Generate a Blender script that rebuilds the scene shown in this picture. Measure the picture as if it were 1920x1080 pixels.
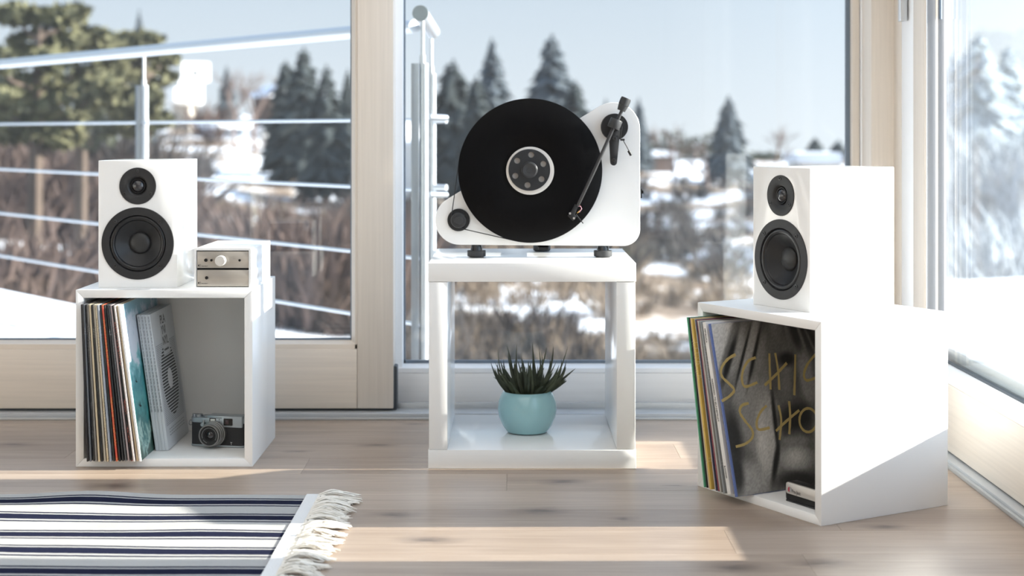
import bpy, bmesh, math, random
from mathutils import Vector, Matrix
PI = math.pi
R = math.radians
sc = bpy.context.scene
for o in list(bpy.data.objects):
    bpy.data.objects.remove(o)
C = sc.collection

# ------------------------------------------------------------------ camera, sky, sun, added fill lights, exposure
F, HY, EYE = 2900.0, 247.0, 0.678          # focal length in pixels, horizon row, eye height
cam_d = bpy.data.cameras.new('camera')
cam = bpy.data.objects.new('camera', cam_d)
C.objects.link(cam)
cam.location = (0, 0, EYE)
cam.rotation_euler = (PI / 2, 0, 0)
cam_d.sensor_width = 36
cam_d.lens = F / 1920 * 36
cam_d.shift_y = -(540 - HY) / 1920
cam_d.clip_end = 3000
cam_d.dof.use_dof = True
cam_d.dof.focus_distance = 2.98
cam_d.dof.aperture_fstop = 3.6
sc.camera = cam

SUN = Vector((1.0, 0.008, 0.33)).normalized()
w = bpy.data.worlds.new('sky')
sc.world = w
w.use_nodes = True
wn, wl = w.node_tree.nodes, w.node_tree.links
bg = wn['Background']
tc = wn.new('ShaderNodeTexCoord')
sx = wn.new('ShaderNodeSeparateXYZ')
wl.new(tc.outputs['Generated'], sx.inputs[0])
cr = wn.new('ShaderNodeValToRGB')
wl.new(sx.outputs['Z'], cr.inputs[0])
cr.color_ramp.elements[0].position = 0.0
cr.color_ramp.elements[0].color = (0.78, 0.83, 0.895, 1)
cr.color_ramp.elements[1].position = 1.0
cr.color_ramp.elements[1].color = (0.42, 0.60, 0.95, 1)
e = cr.color_ramp.elements.new(0.09)
e.color = (0.63, 0.715, 0.82, 1)
e = cr.color_ramp.elements.new(0.35)
e.color = (0.62, 0.78, 0.99, 1)
wl.new(cr.outputs[0], bg.inputs[0])
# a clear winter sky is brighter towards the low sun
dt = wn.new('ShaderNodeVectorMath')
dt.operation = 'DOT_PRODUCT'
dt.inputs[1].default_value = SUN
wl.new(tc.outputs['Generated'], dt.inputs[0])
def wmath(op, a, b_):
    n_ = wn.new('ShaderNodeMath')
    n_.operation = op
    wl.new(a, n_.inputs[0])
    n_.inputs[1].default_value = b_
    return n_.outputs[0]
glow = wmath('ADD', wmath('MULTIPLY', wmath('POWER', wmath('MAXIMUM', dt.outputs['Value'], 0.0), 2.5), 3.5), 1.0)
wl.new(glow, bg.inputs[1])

sun_d = bpy.data.lights.new('sun', 'SUN')
sun_d.energy = 18.0
sun_d.color = (1.0, 0.94, 0.86)
sun_d.angle = R(0.6)
sun = bpy.data.objects.new('sun', sun_d)
C.objects.link(sun)
sun.rotation_euler = SUN.to_track_quat('Z', 'Y').to_euler()

def area(name, loc, target, sx_, sy_, power, col):
    d = bpy.data.lights.new(name, 'AREA')
    d.shape = 'RECTANGLE'
    d.size, d.size_y = sx_, sy_
    d.energy = power
    d.color = col
    o = bpy.data.objects.new(name, d)
    C.objects.link(o)
    o.location = loc
    o.rotation_euler = (Vector(loc) - Vector(target)).to_track_quat('Z', 'Y').to_euler()
    return o
area('ceiling_fill', (-0.7, 1.3, 2.46), (-0.7, 1.3, 0.0), 2.6, 2.2, 17, (1.0, 0.955, 0.90))  # added soft fill from overhead, no known fixture of the room
area('room_fill', (-0.8, -0.9, 2.1), (0, 3.2, 0.3), 3.0, 0.9, 7.5, (1.0, 0.955, 0.90))  # added unseen fill behind the camera to lift the front faces

vs = sc.view_settings
sc.display_settings.display_device = 'sRGB'
vs.view_transform = 'Standard'
vs.look = 'None'
vs.exposure = 0.15
vs.gamma = 1.0
vs.use_curve_mapping = False
sc.cycles.max_bounces = 8
sc.cycles.transparent_max_bounces = 16
sc.cycles.sample_clamp_indirect = 6.0
sc.cycles.caustics_reflective = False
sc.cycles.caustics_refractive = False

# ------------------------------------------------------------------ helpers
def PX(x, Y):
    return (x - 960.0) * Y / F
def PZ(y, Y):
    return EYE - (y - HY) * Y / F
def W(x, y, Y):
    return Vector((PX(x, Y), Y, PZ(y, Y)))
def YF(y, z=0.0):                        # distance of a point at height z seen at row y
    return (EYE - z) * F / (y - HY)

MATS = {}
def nd(nt, t, **kw):
    n = nt.nodes.new('ShaderNode' + t)
    for k, v in kw.items():
        if k.startswith('i_'):
            key = k[2:]
            key = int(key) if key.isdigit() else key.replace('_', ' ')
            n.inputs[key].default_value = v
        else:
            setattr(n, k, v)
    return n
def mat(name, col, rough=0.5, metal=0.0, coat=0.0, spec=0.5, var=0.0, scale=(20, 20, 20), bump=0.0, bscale=200, emit=None, dark=None):
    if name in MATS:
        return MATS[name]
    m = bpy.data.materials.new(name)
    MATS[name] = m
    m.use_nodes = True
    nt = m.node_tree
    b = nt.nodes['Principled BSDF']
    b.inputs['Base Color'].default_value = (*col, 1)
    b.inputs['Roughness'].default_value = rough
    b.inputs['Metallic'].default_value = metal
    b.inputs['Coat Weight'].default_value = coat
    b.inputs['Coat Roughness'].default_value = 0.04
    b.inputs['Specular IOR Level'].default_value = spec
    if var or bump:
        t = nd(nt, 'TexCoord')
        mp = nd(nt, 'Mapping')
        mp.inputs['Scale'].default_value = scale
        nt.links.new(t.outputs['Object'], mp.inputs[0])
    if var:
        n = nd(nt, 'TexNoise', i_Scale=1.0, i_Detail=5.0, i_Roughness=0.6)
        nt.links.new(mp.outputs[0], n.inputs['Vector'])
        r = nd(nt, 'ValToRGB')
        r.color_ramp.elements[0].position = 0.3
        r.color_ramp.elements[1].position = 0.7
        d = dark or tuple(c * (1 - var) for c in col)
        r.color_ramp.elements[0].color = (*d, 1)
        r.color_ramp.elements[1].color = (*col, 1)
        nt.links.new(n.outputs[0], r.inputs[0])
        nt.links.new(r.outputs[0], b.inputs['Base Color'])
    if bump:
        n2 = nd(nt, 'TexNoise', i_Scale=bscale, i_Detail=3.0)
        nt.links.new(t.outputs['Object'], n2.inputs['Vector'])
        bp = nd(nt, 'Bump', i_Strength=bump, i_Distance=0.001)
        nt.links.new(n2.outputs[0], bp.inputs['Height'])
        nt.links.new(bp.outputs[0], b.inputs['Normal'])
    return m

def glass_mat(name, ior=1.5, tint=(0.97, 0.99, 0.985)):
    m = bpy.data.materials.new(name)
    MATS[name] = m
    m.use_nodes = True
    nt = m.node_tree
    nt.nodes.remove(nt.nodes['Principled BSDF'])
    out = nt.nodes['Material Output']
    tr = nd(nt, 'BsdfTransparent', i_Color=(*tint, 1))
    gl = nd(nt, 'BsdfGlossy', i_Roughness=0.0)
    lw = nd(nt, 'LayerWeight', i_Blend=0.5)                 # thin pane: the same reflectance from both sides
    p5 = nd(nt, 'Math', operation='POWER', i_1=5.0)
    nt.links.new(lw.outputs['Facing'], p5.inputs[0])
    f0 = ((ior - 1) / (ior + 1)) ** 2
    fr = nd(nt, 'MapRange', i_3=f0, i_4=1.0)
    nt.links.new(p5.outputs[0], fr.inputs[0])
    mx = nd(nt, 'MixShader')
    nt.links.new(fr.outputs[0], mx.inputs[0])
    nt.links.new(tr.outputs[0], mx.inputs[1])
    nt.links.new(gl.outputs[0], mx.inputs[2])
    nt.links.new(mx.outputs[0], out.inputs['Surface'])
    return m

def dusty(name, amount):
    m = glass_mat(name)
    nt = m.node_tree
    out = nt.nodes['Material Output']
    src = out.inputs['Surface'].links[0].from_socket
    t = nd(nt, 'BsdfTranslucent', i_Color=(0.9, 0.93, 0.96, 1))
    mx = nd(nt, 'MixShader')
    mx.inputs[0].default_value = amount
    nt.links.new(src, mx.inputs[1])
    nt.links.new(t.outputs[0], mx.inputs[2])
    nt.links.new(mx.outputs[0], out.inputs['Surface'])
    return m
def box(bm, x0, x1, y0, y1, z0, z1):
    v = [bm.verts.new(p) for p in ((x0, y0, z0), (x1, y0, z0), (x1, y1, z0), (x0, y1, z0), (x0, y0, z1), (x1, y0, z1), (x1, y1, z1), (x0, y1, z1))]
    for f in ((0, 3, 2, 1), (4, 5, 6, 7), (0, 1, 5, 4), (1, 2, 6, 5), (2, 3, 7, 6), (3, 0, 4, 7)):
        bm.faces.new([v[i] for i in f])
    return v
def frame_of(d):
    d = d.normalized()
    a = Vector((0, 0, 1)) if abs(d.z) < 0.9 else Vector((1, 0, 0))
    u = d.cross(a).normalized()
    return u, d.cross(u).normalized()
def tube(bm, pts, r, n=10, closed=False, cap=True):
    pts = [Vector(p) for p in pts]
    N = len(pts)
    rs = r if isinstance(r, (list, tuple)) else [r] * N
    rings = []
    u = None
    for i, p in enumerate(pts):
        if closed:
            d = pts[(i + 1) % N] - pts[i - 1]
        else:
            d = pts[min(i + 1, N - 1)] - pts[max(i - 1, 0)]
        if u is None:
            u, v = frame_of(d)
        else:
            d = d.normalized()
            u = (u - d * u.dot(d)).normalized()
            v = d.cross(u)
        rings.append([bm.verts.new(p + (u * math.cos(2 * PI * k / n) + v * math.sin(2 * PI * k / n)) * rs[i]) for k in range(n)])
    for i in range(N if closed else N - 1):
        a, b = rings[i], rings[(i + 1) % N]
        for k in range(n):
            bm.faces.new((a[k], a[(k + 1) % n], b[(k + 1) % n], b[k]))
    if cap and not closed:
        bm.faces.new(rings[0][::-1])
        bm.faces.new(rings[-1])
def lathe(bm, prof, o=(0, 0, 0), axis='y', n=48):
    """profile of (radius, height along axis); axis 'y' runs away from the viewer."""
    o = Vector(o)
    rings = []
    for r, h in prof:
        ring = []
        if r < 1e-6:
            p = o + (Vector((0, h, 0)) if axis == 'y' else Vector((0, 0, h)))
            ring = [bm.verts.new(p)]
        else:
            for k in range(n):
                a = 2 * PI * k / n
                c, s = r * math.cos(a), r * math.sin(a)
                ring.append(bm.verts.new(o + (Vector((c, h, s)) if axis == 'y' else Vector((c, s, h)))))
        rings.append(ring)
    for a, b in zip(rings, rings[1:]):
        if len(a) == 1 and len(b) == 1:
            continue
        for k in range(n):
            k2 = (k + 1) % n
            if len(a) == 1:
                bm.faces.new((a[0], b[k2], b[k]))
            elif len(b) == 1:
                bm.faces.new((a[k], a[k2], b[0]))
            else:
                bm.faces.new((a[k], a[k2], b[k2], b[k]))
def prism(bm, poly, y0, y1):
    """polygon of (x, z) extruded along y."""
    a = [bm.verts.new((x, y0, z)) for x, z in poly]
    b = [bm.verts.new((x, y1, z)) for x, z in poly]
    bm.faces.new(a)
    bm.faces.new(b[::-1])
    n = len(poly)
    for i in range(n):
        bm.faces.new((a[i], b[i], b[(i + 1) % n], a[(i + 1) % n]))
def prism_z(bm, poly, z0, z1):
    a = [bm.verts.new((x, y, z0)) for x, y in poly]
    b = [bm.verts.new((x, y, z1)) for x, y in poly]
    bm.faces.new(a[::-1])
    bm.faces.new(b)
    n = len(poly)
    for i in range(n):
        bm.faces.new((a[i], a[(i + 1) % n], b[(i + 1) % n], b[i]))
def rbox(x0, x1, z0, z1, r, n=6):
    """rounded rectangle outline (x, z)."""
    pts = []
    for cx, cz, a0 in ((x1 - r, z1 - r, 0), (x0 + r, z1 - r, 90), (x0 + r, z0 + r, 180), (x1 - r, z0 + r, 270)):
        for k in range(n + 1):
            a = R(a0 + 90 * k / n)
            pts.append((cx + r * math.cos(a), cz + r * math.sin(a)))
    return pts
def circle(cx, cz, r, n=32, a0=0.0):
    return [(cx + r * math.cos(a0 + 2 * PI * k / n), cz + r * math.sin(a0 + 2 * PI * k / n)) for k in range(n)]
def hull(pts):
    pts = sorted(set((round(a, 6), round(b, 6)) for a, b in pts))
    def half(ps):
        h = []
        for p in ps:
            while len(h) > 1 and (h[-1][0] - h[-2][0]) * (p[1] - h[-2][1]) - (h[-1][1] - h[-2][1]) * (p[0] - h[-2][0]) <= 0:
                h.pop()
            h.append(p)
        return h[:-1]
    return half(pts) + half(pts[::-1])
def NB():
    return bmesh.new()
def bev(bm, off, seg=2, ang=0.6):
    ed = [e for e in bm.edges if len(e.link_faces) == 2 and e.calc_face_angle(0) > ang]
    bmesh.ops.bevel(bm, geom=ed, offset=off, segments=seg, profile=0.5, affect='EDGES', clamp_overlap=True)
def fin(name, bm, m, parent=None, bevel=0, smooth=True, loc=None, rot=None, recalc=True, seg=2):
    if recalc:
        bmesh.ops.recalc_face_normals(bm, faces=bm.faces)
    if bevel:
        bev(bm, bevel, seg)
    me = bpy.data.meshes.new(name)
    bm.to_mesh(me)
    bm.free()
    if smooth:
        for p in me.polygons:
            p.use_smooth = True
        me.set_sharp_from_angle(angle=R(35))
    me.materials.append(m)
    o = bpy.data.objects.new(name, me)
    C.objects.link(o)
    if parent:
        o.parent = parent
    if loc:
        o.location = loc
    if rot:
        o.rotation_euler = rot
    return o
def bobj(name, dims, m, parent=None, bevel=0, **kw):
    bm = NB()
    box(bm, *dims)
    return fin(name, bm, m, parent, bevel, **kw)
def tag(o, label=None, cat=None, group=None, kind=None):
    if label:
        o['label'] = label
    if cat:
        o['category'] = cat
    if group:
        o['group'] = group
    if kind:
        o['kind'] = kind
    return o
def thing(name, label, cat, loc=(0, 0, 0), rz=0.0, group=None):
    o = bpy.data.objects.new(name, None)
    o.empty_display_size = 0.05
    C.objects.link(o)
    o.location = loc
    o.rotation_euler = (0, 0, rz)
    return tag(o, label, cat, group)
def struct(o):
    o['kind'] = 'structure'
    return o
def sempty(name):
    o = bpy.data.objects.new(name, None)
    C.objects.link(o)
    return struct(o)
def text(name, s, size, m, parent, loc, rot=(PI / 2, 0, 0), sxx=1.0, ext=0.00015, align='LEFT', space=1.0):
    cu = bpy.data.curves.new('t', 'FONT')
    cu.body = s
    cu.size = size
    cu.extrude = ext
    cu.align_x = align
    cu.space_character = space
    cu.resolution_u = 3
    ob = bpy.data.objects.new('t', cu)
    C.objects.link(ob)
    bpy.context.view_layer.update()
    me = bpy.data.meshes.new_from_object(ob.evaluated_get(bpy.context.evaluated_depsgraph_get()))
    bpy.data.objects.remove(ob)
    bpy.data.curves.remove(cu)
    me.transform(Matrix.Diagonal((sxx, 1, 1, 1)))
    me.materials.clear()
    me.materials.append(m)
    o = bpy.data.objects.new(name, me)
    C.objects.link(o)
    o.parent = parent
    o.location = loc
    o.rotation_euler = rot
    return o

# ------------------------------------------------------------------ materials
WHITE = mat('white_lacquer', (0.85, 0.845, 0.83), 0.26, spec=0.5)
WHITEG = mat('white_gloss', (0.85, 0.845, 0.83), 0.10, coat=0.15)
BLACK = mat('black_plastic', (0.016, 0.016, 0.017), 0.42, spec=0.35)
BLACKM = mat('black_matt', (0.016, 0.016, 0.017), 0.55, spec=0.35)
BLACKG = mat('black_gloss', (0.012, 0.012, 0.013), 0.15)
DGREY = mat('dark_grey_plastic', (0.030, 0.031, 0.033), 0.4, spec=0.4)
STEEL = mat('brushed_steel', (0.66, 0.68, 0.70), 0.34, metal=0.8)
STEELD = mat('steel_dark', (0.36, 0.38, 0.40), 0.35, metal=1.0)
ALU = mat('anodised_aluminium', (0.50, 0.51, 0.51), 0.45, metal=0.55)
ALUG = mat('grey_aluminium', (0.43, 0.44, 0.45), 0.45, metal=0.0)
GASKET = mat('rubber_gasket', (0.05, 0.06, 0.07), 0.5)
SPACER = mat('glazing_spacer', (0.16, 0.20, 0.25), 0.4, metal=0.3)
GLASS = dusty('window_glass', 0.012)
GLASSD = dusty('dusty_window_glass', 0.02)
SKYLITW = mat('skylit_frame_wood', (0.84, 0.84, 0.845), 0.4)  # frame wood with the skylight on it put into the colour
def wood_mat(name, col, scale, dark=0.1):
    return mat(name, col, 0.5, var=dark, scale=scale, bump=0.08, bscale=90)
WOODV = wood_mat('pale_spruce_upright', (0.71, 0.635, 0.555), (160, 160, 3))
WOODH = wood_mat('pale_spruce_level', (0.77, 0.675, 0.575), (3, 160, 160))
WOODY = wood_mat('pale_spruce_side', (0.75, 0.68, 0.60), (160, 3, 160))
WOODG = mat('bounce_lit_spruce', (0.80, 0.785, 0.77), 0.5, var=0.05, scale=(3, 160, 160))  # paler spruce: light bounced off the floor is put into its colour
PLASTER = mat('warm_white_plaster', (0.80, 0.80, 0.79), 0.8)

def floor_mat():
    m = bpy.data.materials.new('oak_laminate')
    m.use_nodes = True
    nt = m.node_tree
    L = nt.links.new
    b = nt.nodes['Principled BSDF']
    g = nd(nt, 'NewGeometry')
    oi = nd(nt, 'ObjectInfo')
    off = nd(nt, 'VectorMath', operation='SCALE')
    off.inputs[0].default_value = (7.0, 3.0, 5.0)
    L(oi.outputs['Random'], off.inputs['Scale'])
    ad = nd(nt, 'VectorMath', operation='ADD')
    L(g.outputs['Position'], ad.inputs[0])
    L(off.outputs[0], ad.inputs[1])
    def noise(sc_, det, rough, dist=0.0):
        mp = nd(nt, 'Mapping')
        mp.inputs['Scale'].default_value = sc_
        L(ad.outputs[0], mp.inputs[0])
        n = nd(nt, 'TexNoise', i_Scale=1.0, i_Detail=det, i_Roughness=rough, i_Distortion=dist)
        L(mp.outputs[0], n.inputs['Vector'])
        return n.outputs[0]
    broad = noise((1.3, 9, 1), 3, 0.5, 0.6)
    fine = noise((5, 120, 1), 6, 0.65, 0.3)
    ramp = nd(nt, 'ValToRGB')
    ramp.color_ramp.elements[0].position = 0.25
    ramp.color_ramp.elements[0].color = (0.210, 0.150, 0.110, 1)
    ramp.color_ramp.elements[1].position = 0.75
    ramp.color_ramp.elements[1].color = (0.465, 0.368, 0.288, 1)
    mixv = nd(nt, 'Mix', data_type='FLOAT', i_0=0.45)
    L(broad, mixv.inputs[2])
    L(fine, mixv.inputs[3])
    rv = nd(nt, 'MapRange', i_3=-0.07, i_4=0.07)
    L(oi.outputs['Random'], rv.inputs[0])
    sm = nd(nt, 'Math', operation='ADD')
    L(mixv.outputs[0], sm.inputs[0])
    L(rv.outputs[0], sm.inputs[1])
    L(sm.outputs[0], ramp.inputs[0])
    # knots of the oak, at their places on the boards
    wob = noise((22, 60, 1), 3, 0.6)
    wv = nd(nt, 'VectorMath', operation='SCALE', i_Scale=1.0)
    wob2 = nd(nt, 'MapRange', i_3=-0.018, i_4=0.018)
    L(wob, wob2.inputs[0])
    cmb = nd(nt, 'CombineXYZ')
    L(wob2.outputs[0], cmb.inputs[0])
    L(wob2.outputs[0], cmb.inputs[1])
    pw = nd(nt, 'VectorMath', operation='ADD')
    L(g.outputs['Position'], pw.inputs[0])
    L(cmb.outputs[0], pw.inputs[1])
    knots = [(705, 835, 1.0), (1055, 903, 1.2), (1012, 958, 1.2), (805, 1012, 1.3), (740, 965, 1.1), (1168, 973, .6), (1380, 1064, 1.6), (215, 911, 1.5), (25, 833, 1.3), (1196, 879, .9), (1660, 988, 1.0), (1262, 911, .5), (780, 795, .8), (1540, 1056, 1.2), (1010, 1095, 1.4), (560, 846, .7)]
    cur = None
    for x, y, s in knots:
        Yk = YF(y)
        su = nd(nt, 'VectorMath', operation='SUBTRACT')
        su.inputs[1].default_value = (PX(x, Yk), Yk, 0)
        L(pw.outputs[0], su.inputs[0])
        mu = nd(nt, 'VectorMath', operation='MULTIPLY')
        mu.inputs[1].default_value = (18 / s, 38 / s, 0)
        L(su.outputs[0], mu.inputs[0])
        le = nd(nt, 'VectorMath', operation='LENGTH')
        L(mu.outputs[0], le.inputs[0])
        if cur is None:
            cur = le.outputs['Value']
        else:
            mn = nd(nt, 'Math', operation='MINIMUM')
            L(cur, mn.inputs[0])
            L(le.outputs['Value'], mn.inputs[1])
            cur = mn.outputs[0]
    kr = nd(nt, 'ValToRGB')
    kr.color_ramp.elements[0].position = 0.10
    kr.color_ramp.elements[0].color = (0.85, 0.85, 0.85, 1)
    kr.color_ramp.elements[1].position = 1.0
    kr.color_ramp.elements[1].color = (0, 0, 0, 1)
    k2 = kr.color_ramp.elements.new(0.5)
    k2.color = (0.33, 0.33, 0.33, 1)
    L(cur, kr.inputs[0])
    mc = nd(nt, 'Mix', data_type='RGBA')
    L(kr.outputs[0], mc.inputs[0])
    L(ramp.outputs[0], mc.inputs[6])
    mc.inputs[7].default_value = (0.085, 0.062, 0.052, 1)
    L(mc.outputs[2], b.inputs['Base Color'])
    b.inputs['Roughness'].default_value = 0.38
    b.inputs['Specular IOR Level'].default_value = 0.45
    bp = nd(nt, 'Bump', i_Strength=0.06, i_Distance=0.001)
    L(fine, bp.inputs['Height'])
    L(bp.outputs[0], b.inputs['Normal'])
    return m
FLOOR = floor_mat()

# ------------------------------------------------------------------ the room
rnd = random.Random(4)
XR, YB = 0.876, 3.634                      # inner edge of the right track, of the rear track
floor = struct(bobj('floor', (-2.6, 1.15, -1.6, 4.0, -0.13, -0.008), mat('screed', (0.3, 0.28, 0.26), 0.9)))
PW = 0.145
row = 0
y1 = 3.645
seams = {3: [-0.419], 4: [-0.01], 2: [0.35], 8: [0.465]}
rows = []
while y1 > -1.55:
    xs = list(seams.get(row, [rnd.uniform(-1.0, 0.7)]))
    while min(xs) > -2.55:
        xs.append(min(xs) - 1.28)
    while max(xs) < 0.9:
        xs.append(max(xs) + 1.28)
    xs.sort()
    for a, b_ in zip(xs, xs[1:]):
        a, b_ = max(a, -2.6), min(b_, 0.90)
        if b_ - a < 0.01:
            continue
        bm = NB()
        box(bm, a + 0.00015, b_ - 0.00015, y1 - PW + 0.00015, y1 - 0.00015, -0.010, 0.0)
        fin('plank', bm, FLOOR, floor, bevel=0.0004, seg=1)
    y1 -= PW
    row += 1
struct(bobj('ceiling', (-2.7, 1.15, -1.7, 4.0, 2.5, 2.6), PLASTER))
struct(bobj('wall_left', (-2.72, -2.6, -1.7, 3.6, 0, 2.5), mat('greige_plaster', (0.36, 0.355, 0.35), 0.85)))
struct(bobj('wall_rear', (-2.7, 1.15, -1.75, -1.6, 0, 2.5), PLASTER))
struct(bobj('wall_right', (0.9, 1.05, -1.6, 0.2, 0, 2.5), PLASTER))
struct(bobj('wall_back', (-2.7, 1.05, 3.62, 3.90, 2.26, 2.5), PLASTER))
struct(bobj('wall_right_head', (0.88, 1.05, 0.2, 3.62, 2.26, 2.5), PLASTER))

# floor tracks of the sliding doors
tr = sempty('trim_1')
bobj('track_edge', (-2.6, XR, YB, YB + 0.008, 0, 0.006), ALU, tr, 0.001)
bobj('track_web', (-2.6, XR, YB + 0.008, YB + 0.030, 0, 0.0145), ALUG, tr, 0.0015)
bobj('track_lip', (-2.6, XR, YB + 0.030, YB + 0.062, 0, 0.0125), ALU, tr, 0.001)
bobj('track_bed', (-2.6, XR, YB + 0.062, YB + 0.30, -0.05, 0.012), ALUG, tr)
bobj('track_rail', (PX(741, 3.7), XR, YB + 0.085, YB + 0.10, 0, 0.026), ALU, tr, 0.001)
tr2 = sempty('trim_2')
bobj('track_edge', (XR, XR + 0.008, 0.2, YB, 0, 0.008), ALU, tr2, 0.001)
bobj('track_web', (XR + 0.008, 0.902, 0.2, YB, 0, 0.013), ALUG, tr2, 0.001)
bobj('track_bed', (0.902, 1.04, 0.2, YB, -0.05, 0.011), ALUG, tr2)

# left sliding door (nearer leaf)
YD = 3.685
d1 = sempty('door_1')
zb, zt_ = 0.0185, 2.2
xs0, xs1, xs2 = PX(657, YD), PX(670, YD), PX(737.5, YD)
zr, zbd = PZ(655, YD), PZ(640, YD)
bobj('stile', (xs1, xs2, YD, YD + 0.06, zb, zt_), WOODV, d1, 0.0015)
bobj('stile', (-2.1, -2.02, YD, YD + 0.06, zb, zt_), WOODV, d1, 0.0015)
bobj('bottom_rail', (-2.02, xs1 - 0.0008, YD, YD + 0.06, zb, zr), WOODH, d1, 0.0015)
bobj('top_rail', (-2.02, xs1 - 0.0008, YD, YD + 0.06, zt_ - 0.11, zt_), WOODH, d1, 0.0015)
bobj('gap_shade_strip', (-2.02, xs2 - 0.002, YD + 0.010, YD + 0.05, 0.0115, zb + 0.001), GASKET, d1)  # added dark strip standing for the shade in the gap below the door
def bead_h(name, x0, x1, zlo, zhi, ya, yb, m, par, mit=True):
    """sloped bead below a pane: low front edge at zlo, climbing back to zhi."""
    d = (zhi - zlo) if mit else 0
    bm = NB()
    v = [bm.verts.new(p) for p in ((x0, ya, zlo), (x1, ya, zlo), (x1, ya, zlo + 0.6 * d), (x0, ya, zlo + 0.6 * d), (x0, yb, zhi), (x1, yb, zhi), (x1, yb, zlo), (x0, yb, zlo))]
    for f in ((0, 1, 2, 3), (3, 2, 5, 4), (4, 5, 6, 7), (7, 6, 1, 0), (0, 3, 4, 7), (1, 6, 5, 2)):
        bm.faces.new([v[i] for i in f])
    return fin(name, bm, m, par, 0.0008, smooth=False)
bead_h('glazing_bead', -2.02, xs1, zr, zbd, YD + 0.006, YD + 0.028, WOODH, d1)
bm = NB()
prism_z(bm, [(xs1 - 0.0006, YD + 0.006), (xs1 - 0.0006, YD + 0.03), (xs0, YD + 0.03), (xs0, YD + 0.024), (xs1 - 0.006, YD + 0.006)], zr, zt_ - 0.1)
fin('glazing_bead', bm, WOODV, d1)
bobj('spacer', (-2.02, xs0, YD + 0.028, YD + 0.034, zbd - 0.004, zbd + 0.004), SPACER, d1)
bobj('spacer', (xs0 - 0.003, xs0, YD + 0.028, YD + 0.034, zbd, zt_ - 0.1), SPACER, d1)
bobj('pane', (-2.03, xs0 + 0.004, YD + 0.034, YD + 0.039, zbd - 0.006, zt_ - 0.1), GLASS, d1)
bm = NB()
prism(bm, rbox(xs2 - 0.002, xs2 + 0.0075, 0.0128, PZ(688, YD), 0.003, 3), YD + 0.012, YD + 0.05)
fin('edge_gasket', bm, GASKET, d1)

# fixed window in the middle
YW = 3.765
w1 = sempty('window_1')
xl, xr_ = PX(757, YW + 0.03), PX(1586, YW + 0.03)
zg = PZ(681, YW + 0.03)
zl = PZ(700, YW)
bobj('bottom_rail', (PX(735, YW), 0.86, YW, YW + 0.07, 0.012, zl), WOODG, w1, 0.0012)
bead_h('glazing_bead', PX(742, YW), 0.852, zl + 0.0008, zg, YW + 0.002, YW + 0.03, SKYLITW, w1)
bm = NB()
prism_z(bm, [(PX(728, YW), YW), (PX(742, YW), YW), (PX(744, YW), YW + 0.003), (xl - 0.002, YW + 0.009), (xl, YW + 0.03), (xl, YW + 0.07), (PX(728, YW), YW + 0.07)], zl + 0.0008, 2.2)
fin('jamb', bm, SKYLITW, w1)
bobj('spacer', (xl, xr_, YW + 0.030, YW + 0.037, zg - 0.003, zg + 0.0075), SPACER, w1)
bobj('spacer', (xl - 0.001, xl + 0.004, YW + 0.030, YW + 0.037, zg, 2.2), SPACER, w1)
bobj('spacer', (xr_ - 0.001, xr_ + 0.010, YW + 0.026, YW + 0.037, zg, 2.2), SPACER, w1)
bobj('pane', (xl - 0.004, xr_ + 0.006, YW + 0.037, YW + 0.042, zg - 0.004, 2.2), GLASS, w1)
bobj('jamb', (xr_ + 0.0095, PX(1612, YW), YW + 0.003, YW + 0.07, zl, 2.2), WOODV, w1, 0.001)
bobj('cover_strip', (PX(1613.2, YW), 0.90, YW - 0.006, YW + 0.07, 0.012, 2.2), SKYLITW, w1, 0.001)
bobj('head', (PX(735, YW), 0.86, YW, YW + 0.07, 2.18, 2.27), WOODG, w1)

# corner post
XD = 0.905
YC = 3.665
struct(bobj('trim_3', (PX(1633.5, YC), 1.0, YC, YC + 0.17, 0.0, 2.5), WOODV, None, 0.0015))
# right sliding door
d2 = sempty('door_2')
yA, yBb, yCc = XD * F / (1690 - 960), XD * F / (1712 - 960), XD * F / (1733 - 960)
zpt, zpb = EYE - 0.579 * XD, 0.0155
XG = 0.948
zgr = EYE - 0.531 * XG
bobj('outer_stile', (XD, XD + 0.09, yA + 0.001, YC, zpb, 2.2), WOODV, d2, 0.001)
bobj('stile', (XD, XD + 0.075, yBb, yA - 0.0015, zpb, 2.2), SKYLITW, d2, 0.002)
bobj('stile', (XD, XD + 0.03, yCc, yBb - 0.0003, zpb, 2.2), WOODV, d2, 0.002)
bobj('reveal_strip', (XD + 0.004, XD + 0.0055, yCc - 0.0025, yCc + 0.02, zgr, 2.2), SKYLITW, d2)
FGREY = mat('grey_metal_frame', (0.24, 0.24, 0.245), 0.5)
bobj('metal_frame', (XD + 0.006, PX(1754.5, yCc), yCc - 0.001, yCc + 0.07, zgr - 0.01, 2.2), FGREY, d2, 0.001)
bobj('metal_frame', (PX(1756, yCc), XG + 0.002, yCc + 0.002, yCc + 0.07, zgr - 0.01, 2.2), FGREY, d2, 0.001)
bobj('panel', (XD, XD + 0.06, 2.45, yCc, zpb, zpt), WOODY, d2, 0.0015)
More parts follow.
